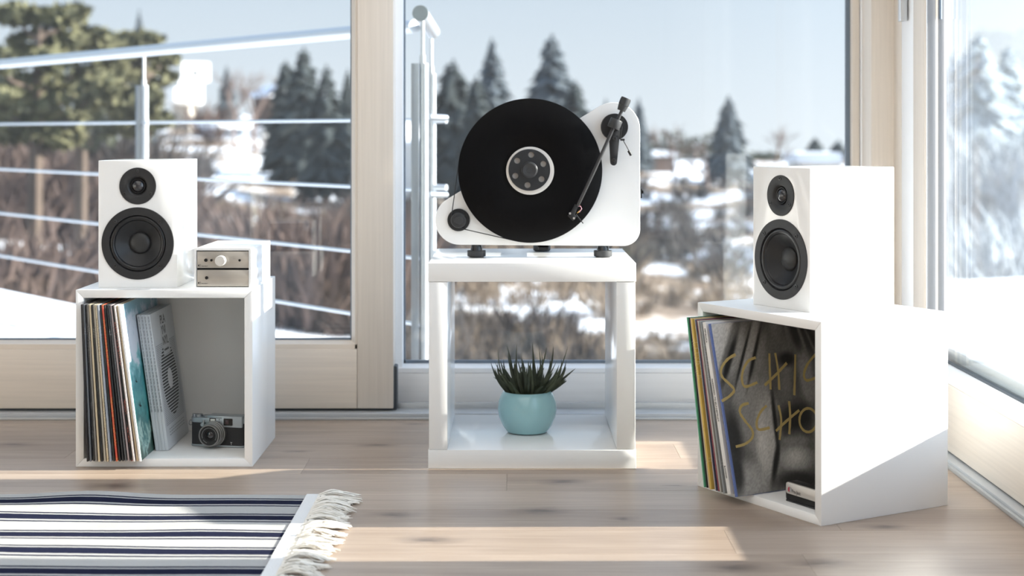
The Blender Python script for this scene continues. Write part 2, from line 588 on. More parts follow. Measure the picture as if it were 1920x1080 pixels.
# sloping bead of the right pane, its metal sill and outer frame
bm = NB()
prof = [(XD + 0.002, zpt + 0.001), (XD + 0.002, zpt + 0.009), (XG - 0.012, zgr - 0.005), (XG, zgr - 0.001), (XG, zpt + 0.001)]
prism(bm, prof, 2.45, yCc)
fin('glazing_bead', bm, SKYLITW, d2)
bobj('spacer', (XG, XG + 0.006, 2.45, yCc, zgr - 0.003, zgr + 0.004), GASKET, d2)
bobj('pane', (XG + 0.006, XG + 0.011, 2.45, yCc + 0.01, zgr - 0.003, 2.2), GLASSD, d2)
bobj('outer_frame', (XG + 0.02, XG + 0.05, 2.3, yCc + 0.07, 0.012, zgr + 0.024), ALUG, d2, 0.001)
bobj('middle_stile', (XD, XD + 0.09, 2.295, 2.45, zpb, 2.2), WOODV, d2, 0.0015)
bobj('head', (XD, XD + 0.09, 0.2, YC, 2.18, 2.27), WOODY, d2)
h = bobj('handle', (XD - 0.020, XD - 0.004, XD * F / (1702 - 960) - 0.012, XD * F / (1702 - 960) + 0.012, PZ(38, 3.5), 1.25), STEEL, d2, 0.002)
bobj('handle_mount', (XD - 0.018, XD + 0.001, XD * F / (1702 - 960) - 0.008, XD * F / (1702 - 960) + 0.008, 1.02, 1.06), STEEL, h, 0.002)
bm = NB()
lathe(bm, [(0, 0), (0.004, 0), (0.004, 0.3), (0, 0.3)], (PX(1762, yCc), yCc - 0.004, PZ(36, yCc)), 'z', 12)
fin('edge_pull', bm, SPACER, d2)
# second leaf of the right glazing, behind the photographer's right hand
d3 = sempty('door_3')
bobj('panel', (XD, XD + 0.06, 0.32, 2.295, zpb, zpt), WOODY, d3)
bobj('stile', (XD, XD + 0.09, 0.2, 0.32, zpb, 2.2), WOODV, d3)
bobj('pane', (XG + 0.006, XG + 0.011, 0.32, 2.295, zpt, 2.2), GLASS, d3)

# ------------------------------------------------------------------ outside: ground, deck, railing
SNOW = (0.86, 0.88, 0.92)
def lerp_tab(tab, x):
    if x <= tab[0][0]:
        return tab[0][1]
    for (a, va), (b_, vb) in zip(tab, tab[1:]):
        if x <= b_:
            t = (x - a) / (b_ - a)
            return va + (vb - va) * t
    return tab[-1][1]
GT = [(3.9, -1.2), (8, -1.6), (14, -2.1), (20, -2.5), (30, -3.1), (45, -3.5), (80, -3.9), (120, -3.2), (160, -1.8), (220, 0.4), (300, 2.8), (420, 4.5), (600, 6)]
def gz(X, Y):
    z = lerp_tab(GT, Y)
    u = X / max(Y, 1.0)
    s = min(1.0, Y / 40.0)
    z += s * (0.35 * math.sin(X * 0.13 + Y * 0.07) + 0.25 * math.sin(X * 0.31 - Y * 0.11))
    if u < -0.12:                                   # the slope climbs on the left
        z += min(2.2, (-u - 0.12) * 9.0) * min(1.0, max(0, Y - 14) / 30.0)
    if u > -0.07 and Y > 90:                        # beyond the hollow the land drops away
        k = min(1.0, (u + 0.07) / 0.05)
        z = z * (1 - k) + min(z, EYE - 0.0185 * Y) * k
    if u > 0.22:                                    # and a bank rises to the right
        z += min(2.0, (u - 0.22) * 8.0) * min(1.0, max(0, Y - 8) / 20.0)
    return z
def GY(x, y):
    Y = 12.0
    while Y < 500 and HY + F * (EYE - gz(PX(x, Y), Y)) / Y > y:
        Y *= 1.01
    return Y
m = bpy.data.materials.new('snowy_ground')
m.use_nodes = True
nt = m.node_tree
b = nt.nodes['Principled BSDF']
b.inputs['Roughness'].default_value = 0.9
b.inputs['Specular IOR Level'].default_value = 0.1
g = nd(nt, 'NewGeometry')
mp = nd(nt, 'Mapping')
mp.inputs['Scale'].default_value = (0.16, 0.11, 0.16)
nt.links.new(g.outputs['Position'], mp.inputs[0])
n = nd(nt, 'TexNoise', i_Scale=1.0, i_Detail=8.0, i_Roughness=0.68)
nt.links.new(mp.outputs[0], n.inputs['Vector'])
rp0 = nd(nt, 'ValToRGB')
rp0.color_ramp.elements[0].position = 0.46
rp0.color_ramp.elements[0].color = (0.20, 0.145, 0.105, 1)
rp0.color_ramp.elements[1].position = 0.53
rp0.color_ramp.elements[1].color = (*SNOW, 1)
q = rp0.color_ramp.elements.new(0.495)
q.color = (0.42, 0.34, 0.27, 1)
nt.links.new(n.outputs[0], rp0.inputs[0])
# the meadow left of the house lies under closed snow
sp = nd(nt, 'SeparateXYZ')
nt.links.new(g.outputs['Position'], sp.inputs[0])
r1 = nd(nt, 'MapRange', i_1=-0.5, i_2=-2.2, i_3=0.0, i_4=1.0)
nt.links.new(sp.outputs['X'], r1.inputs[0])
r2 = nd(nt, 'MapRange', i_1=26.0, i_2=20.0, i_3=0.0, i_4=1.0)
nt.links.new(sp.outputs['Y'], r2.inputs[0])
mm0 = nd(nt, 'Math', operation='MULTIPLY')
nt.links.new(r1.outputs[0], mm0.inputs[0])
nt.links.new(r2.outputs[0], mm0.inputs[1])
dv = nd(nt, 'Math', operation='DIVIDE')
nt.links.new(sp.outputs['X'], dv.inputs[0])
nt.links.new(sp.outputs['Y'], dv.inputs[1])
r3 = nd(nt, 'MapRange', i_1=0.22, i_2=0.26, i_3=0.0, i_4=1.0)
nt.links.new(dv.outputs[0], r3.inputs[0])
mm = nd(nt, 'Math', operation='MAXIMUM')
nt.links.new(mm0.outputs[0], mm.inputs[0])
nt.links.new(r3.outputs[0], mm.inputs[1])
mx = nd(nt, 'Mix', data_type='RGBA')
nt.links.new(mm.outputs[0], mx.inputs[0])
nt.links.new(rp0.outputs[0], mx.inputs[6])
mx.inputs[7].default_value = (*SNOW, 1)
nt.links.new(mx.outputs[2], b.inputs['Base Color'])
bm = NB()
ys = [3.9 * (600 / 3.9) ** (k / 90) for k in range(91)]
us = [-0.75 + 1.8 * k / 96 for k in range(97)]
gvv = [[bm.verts.new((u * yy + (0 if yy > 12 else u * (12 - yy) * 0.9), yy, gz(u * yy, yy))) for u in us] for yy in ys]
for a_, b_ in zip(gvv, gvv[1:]):
    for k in range(len(us) - 1):
        bm.faces.new((a_[k], a_[k + 1], b_[k + 1], b_[k]))
struct(fin('ground', bm, m))
# snow-covered terrace outside the right glazing
bm = NB()
def tz(X, Y):
    return -0.30 + 0.03 * math.sin(X * 1.9 + Y * 0.7) * min(1.0, X - 1.05)
gr = [[bm.verts.new((X, -14 + (min(10.5, X / 0.236) + 14) * k / 26, tz(X, k))) for k in range(27)] for X in [1.05 + 0.0 * k + 0.12 * k * k / 3 + 0.1 * k for k in range(24)]]
for a_, b_ in zip(gr, gr[1:]):
    for k in range(26):
        bm.faces.new((a_[k], b_[k], b_[k + 1], a_[k + 1]))
struct(fin('floor_terrace', bm, mat('fresh_snow', SNOW, 0.9, spec=0.1)))
# balcony deck, under snow, and its steel railing
P0 = Vector((-0.255, 4.62, 0))
P1 = Vector((-2.39, 7.23, 0))
dirL = (P1 - P0).normalized()
P2 = P0 + dirL * 7.0
bm = NB()
prism_z(bm, [(-0.22, 3.84), (-0.22, 4.9), (P0.x + 0.03, P0.y + 0.12), (P2.x, P2.y + 0.1), (P2.x, 3.84)], -0.30, -0.08)
struct(fin('floor_balcony', bm, mat('fresh_snow', SNOW, 0.9)))
rl = thing('balcony_railing', 'stainless steel balcony railing with handrail, posts and steel cables', 'railing', (P0.x, P0.y, -0.08))
RO = Vector((P0.x, P0.y, -0.08))
def RL(p):
    return Vector(p) - RO
def rtube(nm, pts, r, n=16, m=STEEL, par=None, cap=True):
    bm = NB()
    tube(bm, [RL(p) for p in pts], r, n, cap=cap)
    return fin(nm, bm, m, par or rl)
ZR = 0.995
rtube('handrail', [P0 + Vector((0.0, 0.0, ZR)) + dirL * 0.06, P2 + Vector((0, 0, ZR))], 0.0212, 24)
rtube('handrail', [(-0.243, 4.10, ZR - 0.003), (-0.2485, 4.87, ZR - 0.003)], 0.0212, 24)
rtube('rail_end_cap', [(-0.243, 4.097, ZR - 0.003), (-0.243, 4.102, ZR - 0.003)], 0.0213, 24, mat('end_cap_steel', (0.30, 0.33, 0.33), 0.5, metal=0.4))
def post(px, py, thin=True, wide=0.024, two=True):
    zt2 = 0.86
    p = rtube('post', [(px, py, -0.081), (px, py, zt2)], wide / 2, 20)
    if two:
        s = dirL.cross(Vector((0, 0, 1))).normalized() * 0.0
        bm = NB()
        box(bm, -0.0115, 0.0075, -0.016, 0.016, -0.0, 0.94)
        o = fin('post_plate', bm, STEELD, p, 0.001)
        o.location = RL((px - 0.0215, py, -0.08))
    rtube('post_rod', [(px - 0.004, py, zt2 - 0.01), (px - 0.004, py, ZR - 0.01)], 0.0055, 12, STEEL, p)
    rtube('rod_collar', [(px - 0.004, py, zt2 - 0.005), (px - 0.004, py, zt2 + 0.022)], 0.0085, 12, STEEL, p)
    return p
pA = post(PX(795, 4.12), 4.12)
pB = post(PX(811, 4.86), 4.86, wide=0.022)
for k in range(3):
    d = (6.09 - P0.y) / dirL.y + k * 2.4
    q = P0 + dirL * d
    post(q.x + 0.012, q.y, wide=0.026)
CAB = [0.714, 0.503, 0.297, 0.098]
for z in CAB:
    rtube('cable', [P0 + Vector((0, 0, z)), P2 + Vector((0, 0, z))], 0.0055, 10)
    q = P0 + dirL * ((6.09 - P0.y) / dirL.y - 0.05) + Vector((0, 0, z))
    rtube('cable_end', [q, q + dirL * 0.06], 0.010, 12)
    rtube('cable_clamp', [(PX(806, 4.2), 4.2, z + 0.004), (PX(806, 4.2) + 0.045, 4.23, z + 0.002)], 0.0085, 12)
    rtube('cable_clamp', [(PX(811, 4.86), 4.86, z), (PX(811, 4.86) + 0.045, 4.84, z)], 0.010, 12)

# ------------------------------------------------------------------ outside: trees, shrubs, houses
ro_ = random.Random(5)
BARK = mat('bark', (0.13, 0.098, 0.078), 0.95, spec=0.1, var=0.4, scale=(3, 3, 1))
GREEN1 = mat('spruce_needles', (0.060, 0.070, 0.070), 0.9, spec=0.1, var=0.5, scale=(1.5, 1.5, 1.5))
GREEN2 = mat('blue_spruce_needles', (0.105, 0.122, 0.135), 0.9, spec=0.1, var=0.5, scale=(1.5, 1.5, 1.5))
FROST = mat('frosted_needles', (0.46, 0.52, 0.56), 0.9, spec=0.1, var=0.2, scale=(1.5, 1.5, 1.5))
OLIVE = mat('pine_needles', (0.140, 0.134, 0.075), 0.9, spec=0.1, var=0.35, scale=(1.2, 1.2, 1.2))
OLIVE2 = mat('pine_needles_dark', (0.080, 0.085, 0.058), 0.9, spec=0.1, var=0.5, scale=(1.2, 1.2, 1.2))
TWIG = mat('twigs', (0.20, 0.145, 0.125), 0.95, spec=0.1, var=0.35, scale=(2, 2, 2))
def spruce(label, x, ytop, Y, wpx, m=GREEN1, pw=0.72, dens=1.0, group='conifers on the far slope'):
    X = PX(x, Y)
    z0 = gz(X, Y)
    H = PZ(ytop, Y) - z0
    rad = wpx * Y / F / 2 * 1.45
    t = thing('spruce_tree', label, 'tree', (X, Y, z0), 0, group)
    bm = NB()
    tube(bm, [(0, 0, -0.3), (0, 0, H * 0.5), (0, 0, H * 0.98)], [H * 0.022, H * 0.014, 0.02], 7)
    fin('trunk', bm, BARK, t)
    bm = NB()
    nl = int(26 * dens)
    for i in range(nl):
        f = i / (nl - 1)
        z = H * (0.10 + 0.885 * f)
        r = rad * (1 - f) ** pw * ro_.uniform(0.8, 1.1) + 0.02 * rad
        nb = max(5, int(13 * (1 - f * 0.6)))
        for k in range(nb):
            a = 2 * PI * (k + ro_.random()) / nb
            rr = r * ro_.uniform(0.65, 1.12)
            u = Vector((math.cos(a), math.sin(a), 0))
            v = Vector((-u.y, u.x, 0)) * (0.24 * rr + 0.035 * rad)
            base = Vector((0, 0, z))
            hh = 0.055 * H * (1.1 - 0.6 * f)
            tip = base + u * rr + Vector((0, 0, -rr * 0.30 + ro_.uniform(-.03, .06) * rad))
            m1 = base + u * rr * 0.55
            q = [bm.verts.new(p) for p in (base + Vector((0, 0, hh * 0.6)), m1 + v, tip, m1 - v, m1 + Vector((0, 0, hh * 0.5)), m1 - Vector((0, 0, hh * 1.1)))]
            for tri in ((0, 1, 4), (0, 4, 3), (4, 1, 2), (4, 2, 3), (0, 5, 1), (5, 2, 1), (0, 3, 5), (5, 3, 2)):
                bm.faces.new([q[j] for j in tri])
    fin('foliage', bm, m, t, smooth=False, recalc=False)
    return t
def leafy(nm, label, X, Y, z0, clumps, m, trunks, cat='tree', blades=150, bl=0.16, group=None):
    t = thing(nm, label, cat, (X, Y, z0), 0, group)
    bm = NB()
    for pts, rs in trunks:
        tube(bm, pts, rs, 7)
    if trunks:
        fin('trunk', bm, BARK, t)
    bm = NB()
    for cx_, cy_, cz_, rx, rz in clumps:
        for k in range(blades):
            d = Vector((ro_.gauss(0, 1), ro_.gauss(0, 1), ro_.gauss(0, 1)))
            d.normalize()
            d *= ro_.uniform(0.45, 1.0) ** 0.6
            p = Vector((cx_ + d.x * rx, cy_ + d.y * rx, cz_ + d.z * rz))
            a = Vector((ro_.gauss(0, 1), ro_.gauss(0, 1), ro_.gauss(0, .7))).normalized() * bl * ro_.uniform(.6, 1.4)
            c_ = a.cross(Vector((ro_.gauss(0, 1), ro_.gauss(0, 1), ro_.gauss(0, 1)))).normalized() * bl * 0.55
            v = [bm.verts.new(q_) for q_ in (p - a, p + c_, p + a, p - c_)]
            bm.faces.new(v)
    fin('foliage', bm, m, t, smooth=False, recalc=False)
    return t

# big pines standing behind the railing on the left
def pine(label, x, Y, ytop, clumps_px, m, dep=1.0, blades=170):
    X = PX(x, Y)
    z0 = gz(X, Y)
    top = PZ(ytop, Y)
    cl = []
    trunks = [([(0, 0, -0.5), (0.05, 0, (top - z0) * 0.5), (0.1, 0.05, (top - z0) * 0.92)], [0.17, 0.12, 0.04])]
    for cx_, cy_, rx, ry in clumps_px:
        p = Vector((PX(cx_, Y) - X, ro_.uniform(-1, 1) * dep, PZ(cy_, Y) - z0))
        cl.append((p.x, p.y, p.z, rx * Y / F, ry * Y / F))
        q0 = Vector((0.08, 0, max(0.5, p.z - abs(p.x) * 0.4 - 0.3)))
        trunks.append(([q0, (q0 + p) / 2 + Vector((0, 0, -.08)), p], [0.05, 0.04, 0.015]))
    return leafy('pine_tree', label, X, Y, z0, cl, m, trunks, blades=blades, bl=0.13)
pine('large olive green pine behind the steel handrail, with open tufted crown', 62, 27, 10,
     [(20, 25, 55, 22), (85, 30, 60, 22), (125, 16, 26, 10), (40, 75, 60, 26), (110, 75, 45, 20), (150, 62, 40, 18), (10, 120, 60, 30), (95, 110, 55, 20), (175, 95, 50, 20), (70, 160, 70, 28), (150, 145, 60, 26), (10, 190, 60, 36), (120, 205, 70, 30), (200, 170, 40, 24), (30, 240, 60, 30), (100, 255, 60, 26)], OLIVE)
pine('broad olive pine just behind the post of the railing', 262, 30, 58,
     [(255, 72, 50, 12), (292, 82, 32, 12), (210, 95, 45, 16), (250, 100, 55, 16), (292, 105, 28, 14), (230, 140, 50, 20), (275, 140, 42, 22), (200, 190, 45, 24), (260, 190, 55, 26), (296, 185, 26, 26), (240, 235, 60, 24), (300, 225, 36, 20)], OLIVE)
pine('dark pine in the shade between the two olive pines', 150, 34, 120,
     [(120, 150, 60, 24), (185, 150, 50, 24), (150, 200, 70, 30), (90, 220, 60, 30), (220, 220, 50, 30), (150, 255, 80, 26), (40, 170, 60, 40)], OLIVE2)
spruce('small blue-grey spruce tip rising above the pines', 261, 17, 120, 62, GREEN2)
spruce('pale blue spruce tip between the two olive pines', 162, 42, 150, 50, GREEN2)
for lab, x, yt, Y, wp, m, *pw in (
        ('dense dark spruce, tallest of the clump seen above the amplifier', 570, 88, 110, 118, GREEN1, 0.62),
        ('dark spruce with a rounded top at the side of the clump above the amplifier', 536, 112, 126, 88, GREEN1, 0.5),
        ('dark spruce beside the wooden door stile', 612, 120, 100, 92, GREEN1, 0.5),
        ('dark spruce partly hidden by the door stile', 652, 128, 118, 60, GREEN1),
        ('far dark spruce beside the white house', 425, 122, 210, 46, GREEN2),
        ('broad dark yew-like spruce right behind the steel posts', 850, 110, 90, 108, GREEN1, 0.42),
        ('slender blue spruce rising over the record', 922, 70, 110, 96, GREEN2, 0.62),
        ('tall dark spruce rising over the record, the tallest of all', 1035, 64, 100, 150, GREEN2, 0.66),
        ('dark spruce half hidden behind the record rim', 1078, 150, 89, 100, GREEN1, 0.5),
        ('dark spruce filling the gap above the record', 893, 140, 82, 90, GREEN1, 0.5),
        ('far blue spruce behind the tonearm', 1198, 182, 130, 50, GREEN2),
        ('small spruce tip beside the counterweight', 1136, 183, 150, 34, GREEN2),
        ('blue spruce standing alone above the olive bush', 1366, 178, 125, 84, GREEN2),
        ('small dark spruce above the snow covered roof', 1528, 258, 160, 52, GREEN1),
        ('small dark spruce next to the window jamb', 1572, 262, 170, 44, GREEN1),
        ('dark evergreen outside the right glazing', 1952, 20, 60, 60, GREEN1),
        ('tallest frosted pale spruce seen through the right glazing', 1835, 62, 95, 150, FROST, 0.5),
        ('lower frosted spruce seen through the right glazing', 1890, 85, 110, 120, FROST, 0.5),
        ('frosted spruce right beside the grey metal reveal', 1790, 95, 102, 110, FROST, 0.5)):
    spruce(lab, x, yt, Y, wp, m, *pw)
def bush(label, x, y0, y1, wpx, Y, m, n=7):
    X = PX(x, Y)
    z0 = gz(X, Y)
    cl = []
    for k in range(n):
        px_ = x + (k / (n - 1) - 0.5) * wpx * 0.8 + ro_.uniform(-6, 6)
        py_ = y0 + (y1 - y0) * (0.25 + 0.3 * ro_.random())
        cl.append((PX(px_, Y) - X, ro_.uniform(-1, 1), PZ(py_, Y) - z0, wpx * 0.16 * Y / F, (y1 - y0) * 0.42 * Y / F))
        cl.append((PX(px_, Y) - X, ro_.uniform(-1, 1), (PZ(py_, Y) - z0) * 0.45, wpx * 0.18 * Y / F, max(0.4, (PZ(py_, Y) - z0) * 0.5)))
    return leafy('evergreen_bush', label, X, Y, z0, cl, m, [([(0, 0, -.2), (0, 0, max(.5, PZ(y1, Y) - z0))], [.1, .06])], 'bush', 120, 0.22)
bush('wide olive evergreen bush behind the record player edge', 1290, 250, 300, 190, 158, OLIVE2)
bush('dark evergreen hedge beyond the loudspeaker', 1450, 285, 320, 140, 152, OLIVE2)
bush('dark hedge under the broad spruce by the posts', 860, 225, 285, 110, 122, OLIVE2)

def bare_tree(label, x, ytop, Y, spread):
    X = PX(x, Y)
    z0 = gz(X, Y)
    H = PZ(ytop, Y) - z0
    t = thing('bare_tree', label, 'tree', (X, Y, z0), 0, 'leafless trees on the far slope')
    bm = NB()
    def br_(p, d, L, r, lv):
        q = p + d * L
        tube(bm, [p, (p + q) / 2 + Vector((ro_.uniform(-.05, .05) * L, 0, 0)), q], [r, r * 0.8, r * 0.55], 4)
        if lv:
            for _ in range(4 if lv > 1 else 5):
                nd_ = (d + Vector((ro_.gauss(0, .55), ro_.gauss(0, .4), ro_.uniform(-.1, .4))) * spread).normalized()
                br_(p + (q - p) * ro_.uniform(.55, 1.0), nd_, L * ro_.uniform(.5, .75), r * 0.5, lv - 1)
    br_(Vector((0, 0, -0.3)), Vector((0, 0, 1)), H * 0.42, H * 0.022, 3)
    fin('branches', bm, TWIG, t)
for lab, x, yt, Y in (('leafless tree over the olive bush beside the tonearm', 1262, 195, 110), ('leafless tree with a forked crown above the hedge', 1455, 212, 115), ('pair of leafless crowns above the roofs near the white house', 478, 88, 150), ('leafless tree behind the roofs beside the white house', 440, 100, 160), ('leafless tree over the far snow roof', 1130, 205, 140), ('leafless tree with thin crown beside the lone blue spruce', 1325, 225, 100)):
    bare_tree(lab, x, yt, Y, 1.0)

# houses
WALLW = mat('render_white', (0.80, 0.79, 0.76), 0.8)
WALLC = mat('render_cream', (0.62, 0.56, 0.48), 0.8)
WALLB = mat('timber_brown', (0.10, 0.065, 0.05), 0.8)
WIN = mat('far_window', (0.05, 0.06, 0.07), 0.1)
ROOFS = mat('roof_snow', SNOW, 0.9)
def block(par, nm, x0, x1, y0, y1, Y, dep, m, base=False):
    z0 = gz(PX((x0 + x1) / 2, Y), Y) - 0.5 if base else PZ(y1, Y)
    o = par.location
    return bobj(nm, (PX(x0, Y) - o.x, PX(x1, Y) - o.x, Y - o.y, Y + dep - o.y, z0 - o.z, PZ(y0, Y) - o.z), m, par)
def house(nm, label, x, Y, turn=38):
    X = PX(x, Y)
    return thing(nm, label, 'house', (X, Y, gz(X, Y)), R(turn))
Yh = 200
hs_ = house('house', 'white modern house with stacked cubic storeys above the railing', 355, Yh)
block(hs_, 'upper_storey', 341, 397, 117, 152, Yh, 6, WALLW)
block(hs_, 'lower_storey', 330, 379, 150, 195, Yh - 0.5, 6, WALLW)
block(hs_, 'terrace', 315, 352, 165, 190, Yh - 1, 4, WALLW)
block(hs_, 'plinth_wall', 355, 372, 194, 230, Yh, 5, WALLC, True)
block(hs_, 'window', 360, 374, 131, 142, Yh - 0.1, 0.3, WIN)
block(hs_, 'window', 352, 368, 157, 167, Yh - 0.6, 0.3, WIN)
block(hs_, 'window', 383, 393, 128, 138, Yh - 0.1, 0.3, WIN)
hs_ = house('house', 'long white building glimpsed beside the rim of the record', 842, 95)
block(hs_, 'wall', 800, 900, 272, 330, 95, 6, WALLW, True)
block(hs_, 'roof', 795, 905, 264, 273, 94.5, 7, ROOFS)
for x in (826, 848, 872):
    block(hs_, 'window', x, x + 9, 285, 302, 94.8, 0.3, WIN)
Ya = GY(1225, 325)
hs_ = house('house', 'brown timber shed with snow on its roof behind the record player', 1225, Ya, 8)
block(hs_, 'wall', 1190, 1262, 292, 330, Ya, 5, WALLB, True)
block(hs_, 'roof', 1184, 1268, 284, 293, Ya - .5, 6, ROOFS)
Ya = GY(1535, 330)
hs_ = house('house', 'low house with a thick snow roof next to the window jamb', 1535, Ya, 0)
block(hs_, 'wall', 1500, 1575, 305, 340, Ya, 6, WALLC, True)
block(hs_, 'roof', 1494, 1580, 287, 306, Ya - .5, 7, ROOFS)
Ya = GY(530, 215)
hs_ = house('house', 'small dark house with a bright slanting snow roof under the spruce clump', 530, 215)
block(hs_, 'wall', 505, 556, 178, 230, 215, 5, WALLB, True)
o4 = hs_.location
bm = NB()
prism(bm, [(PX(x, 215) - o4.x, PZ(y, 215) - o4.z) for x, y in ((498, 182), (520, 166), (556, 155), (560, 160), (522, 179))], -0.6, 6)
fin('roof', bm, ROOFS, hs_)
Ya = GY(512, 264)
hs_ = house('house', 'cream flat-roofed house in the hollow behind the railing cables', 510, Ya)
block(hs_, 'wall', 492, 532, 243, 262, Ya, 4, WALLW, True)
block(hs_, 'roof', 490, 545, 238, 244, Ya - .3, 5, ROOFS)
block(hs_, 'window', 500, 508, 247, 254, Ya - .1, .2, WIN)
Ya = GY(440, 262)
hs_ = house('house', 'grey-blue house with a snow roof beside the cream flat-roofed one', 440, Ya)
block(hs_, 'wall', 405, 470, 238, 262, Ya, 5, mat('render_grey_blue', (.30, .33, .38), .8), True)
block(hs_, 'roof', 400, 475, 230, 240, Ya - .5, 6, ROOFS)
block(hs_, 'window', 420, 430, 245, 254, Ya - .2, .3, WIN)
block(hs_, 'window', 445, 455, 245, 254, Ya - .2, .3, WIN)
# low kerb wall running down the slope
bm = NB()
N_ = 16
ring = []
KERB = []
for k in range(N_ + 1):
    x, y = 535 + (700 - 535) * k / N_, 278 + (328 - 278) * k / N_
    Y = GY(x, y)
    X = PX(x, Y)
    zt3 = gz(X, Y) + 0.55
    KERB.append((X, Y))
    ring.append([bm.verts.new((X, Y, zt3 - 1.2)), bm.verts.new((X, Y, zt3)), bm.verts.new((X + .3, Y + .8, zt3)), bm.verts.new((X + .3, Y + .8, zt3 - 1.2))])
for a_, b_ in zip(ring, ring[1:]):
    for k in range(3):
        bm.faces.new((a_[k], b_[k], b_[k + 1], a_[k + 1]))
bm.faces.new(ring[0][::-1])
bm.faces.new(ring[-1])
gw = fin('stone_kerb', bm, mat('pale_concrete', (.50, .54, .60), .8))
tag(gw, 'pale grey stone kerb running down the slope behind the railing cables', 'kerb')

# shrubs: nobody could count the stems, so one mesh; they keep clear of trees and houses
def clear_of_things(X, Y, H):
    for o in C.objects:
        if o.parent is None and o.get('category') in ('tree', 'house', 'bush', 'kerb'):
            d = math.hypot(o.location.x - X, o.location.y - Y)
            if d < SPREAD.get(o.name, 1.0) + 0.7 * H:
                return False
    return all(math.hypot(a_ - X, b_ - Y) > 3 + H for a_, b_ in KERB)
SPREAD = {}
for o in C.objects:
    if o.parent is None and o.get('category') in ('tree', 'house', 'bush'):
        SPREAD[o.name] = max([0.5] + [max(max(abs(c_[0]), abs(c_[1])) for c_ in ch.bound_box) * (0.8 if o['category'] == 'tree' else 1.0) for ch in o.children])
bm = NB()
rr = random.Random(1)
zones = [  # columns seen, distances, number, heights, colour
    (440, 760, 24, 40, 210, 1.0, 2.3, 0), (-40, 330, 35, 46, 170, 1.5, 2.8, 0), (380, 660, 150, 190, 120, 3, 6, 0), (-60, 300, 20, 25, 60, .8, 1.8, 0),
    (780, 1180, 15, 24, 130, .3, .75, 1), (1180, 1420, 15, 26, 25, .3, .6, 1), (800, 1180, 30, 60, 110, .6, 1.4, 1), (1180, 1450, 30, 60, 35, .5, 1.1, 1), (380, 660, 60, 90, 50, .6, 1.4, 1),
    (780, 1180, 45, 85, 90, .9, 2.0, 2), (1180, 1420, 45, 85, 45, .9, 1.8, 2), (760, 1100, 17, 26, 60, .4, 1.0, 2), (1180, 1600, 85, 130, 30, 1, 2, 2), (-100, 330, 50, 80, 150, 2, 4, 2), (640, 780, 50, 80, 50, 1.5, 3, 2),
    (1740, 1990, 14, 45, 150, .6, 2.2, 3), (1740, 1990, 50, 85, 120, 2.0, 5.0, 3)]
for x0, x1, Y0, Y1, n, h0, h1, mi in zones:
    for k in range(n):
        Y = rr.uniform(Y0, Y1)
        X = PX(rr.uniform(x0, x1), Y)
        H = rr.uniform(h0, h1)
        if not clear_of_things(X, Y, H):
            continue
        z = gz(X, Y) - 0.05
        for q0 in range(46):
            a = rr.uniform(0, 2 * PI)
            d = Vector((math.cos(a) * rr.uniform(.05, 1.0), math.sin(a) * rr.uniform(.05, 1.0), rr.uniform(.5, 1))) * H * rr.uniform(.5, 1.0)
            w_ = Vector((-math.sin(a), math.cos(a), 0)) * H * 0.011
            p = Vector((X + rr.gauss(0, .12) * H, Y + rr.gauss(0, .12) * H, z))
            mid = p + d * 0.55 + Vector((rr.gauss(0, .05) * H, 0, 0))
            f = bm.faces.new([bm.verts.new(q_) for q_ in (p - w_, p + w_, mid + w_ * 1.7, p + d, mid - w_ * 1.7)])
            f.material_index = mi
o = fin('shrub_thicket', bm, mat('shrub_red_brown', (0.115, 0.082, 0.070), 0.95, spec=0.1), None, smooth=False, recalc=False)
for nm_, c_ in (('shrub_tan', (0.22, 0.170, 0.125)), ('shrub_dark', (0.070, 0.060, 0.055)), ('shrub_frosted', (0.40, 0.44, 0.47))):
    o.data.materials.append(mat(nm_, c_, 0.95, spec=0.1))
tag(o, 'leafless brown, straw and frosted shrubs covering the slope outside', 'shrubs', None, 'stuff')

# ------------------------------------------------------------------ storage cubes
def mitre_cube(name, label, Wd, Dp, Hh, th, loc, rz):
    t = thing(name, label, 'shelf cube', loc, rz)
    h = Wd / 2
    def board(nm, poly):
        bm = NB()
        prism(bm, poly, 0, Dp)
        fin(nm, bm, WHITE, t, 0.0009)
    board('bottom_board', [(-h, 0), (h, 0), (h - th, th), (-h + th, th)])
    board('top_board', [(-h + th, Hh - th), (h - th, Hh - th), (h, Hh), (-h, Hh)])
    board('side_board', [(-h, 0), (-h + th, th), (-h + th, Hh - th), (-h, Hh)])
    board('side_board', [(h, 0), (h, Hh), (h - th, Hh - th), (h - th, th)])
    bobj('back_board', (-h + th - 0.002, h - th + 0.002, Dp - 0.006, Dp - 0.001, th - 0.002, Hh - th + 0.002), WHITE, t)
    return t
LX, LY, LS = -0.704, 3.13, 0.358
left_cube = mitre_cube('storage_cube', 'white lacquered storage cube holding records, magazines and a camera', LS, 0.30, LS, 0.0165, (LX, LY, 0), 0)
A = Vector((0.5314, 2.657, 0))
UX, UY = Vector((0.5, -0.866, 0)), Vector((0.866, 0.5, 0))
RM = A - UX * 0.176
RZ = R(-60)
right_cube = mitre_cube('storage_cube', 'white lacquered storage cube turned towards the room, holding a grey and black record sleeve', 0.352, 0.30, 0.3515, 0.0165, RM, RZ)

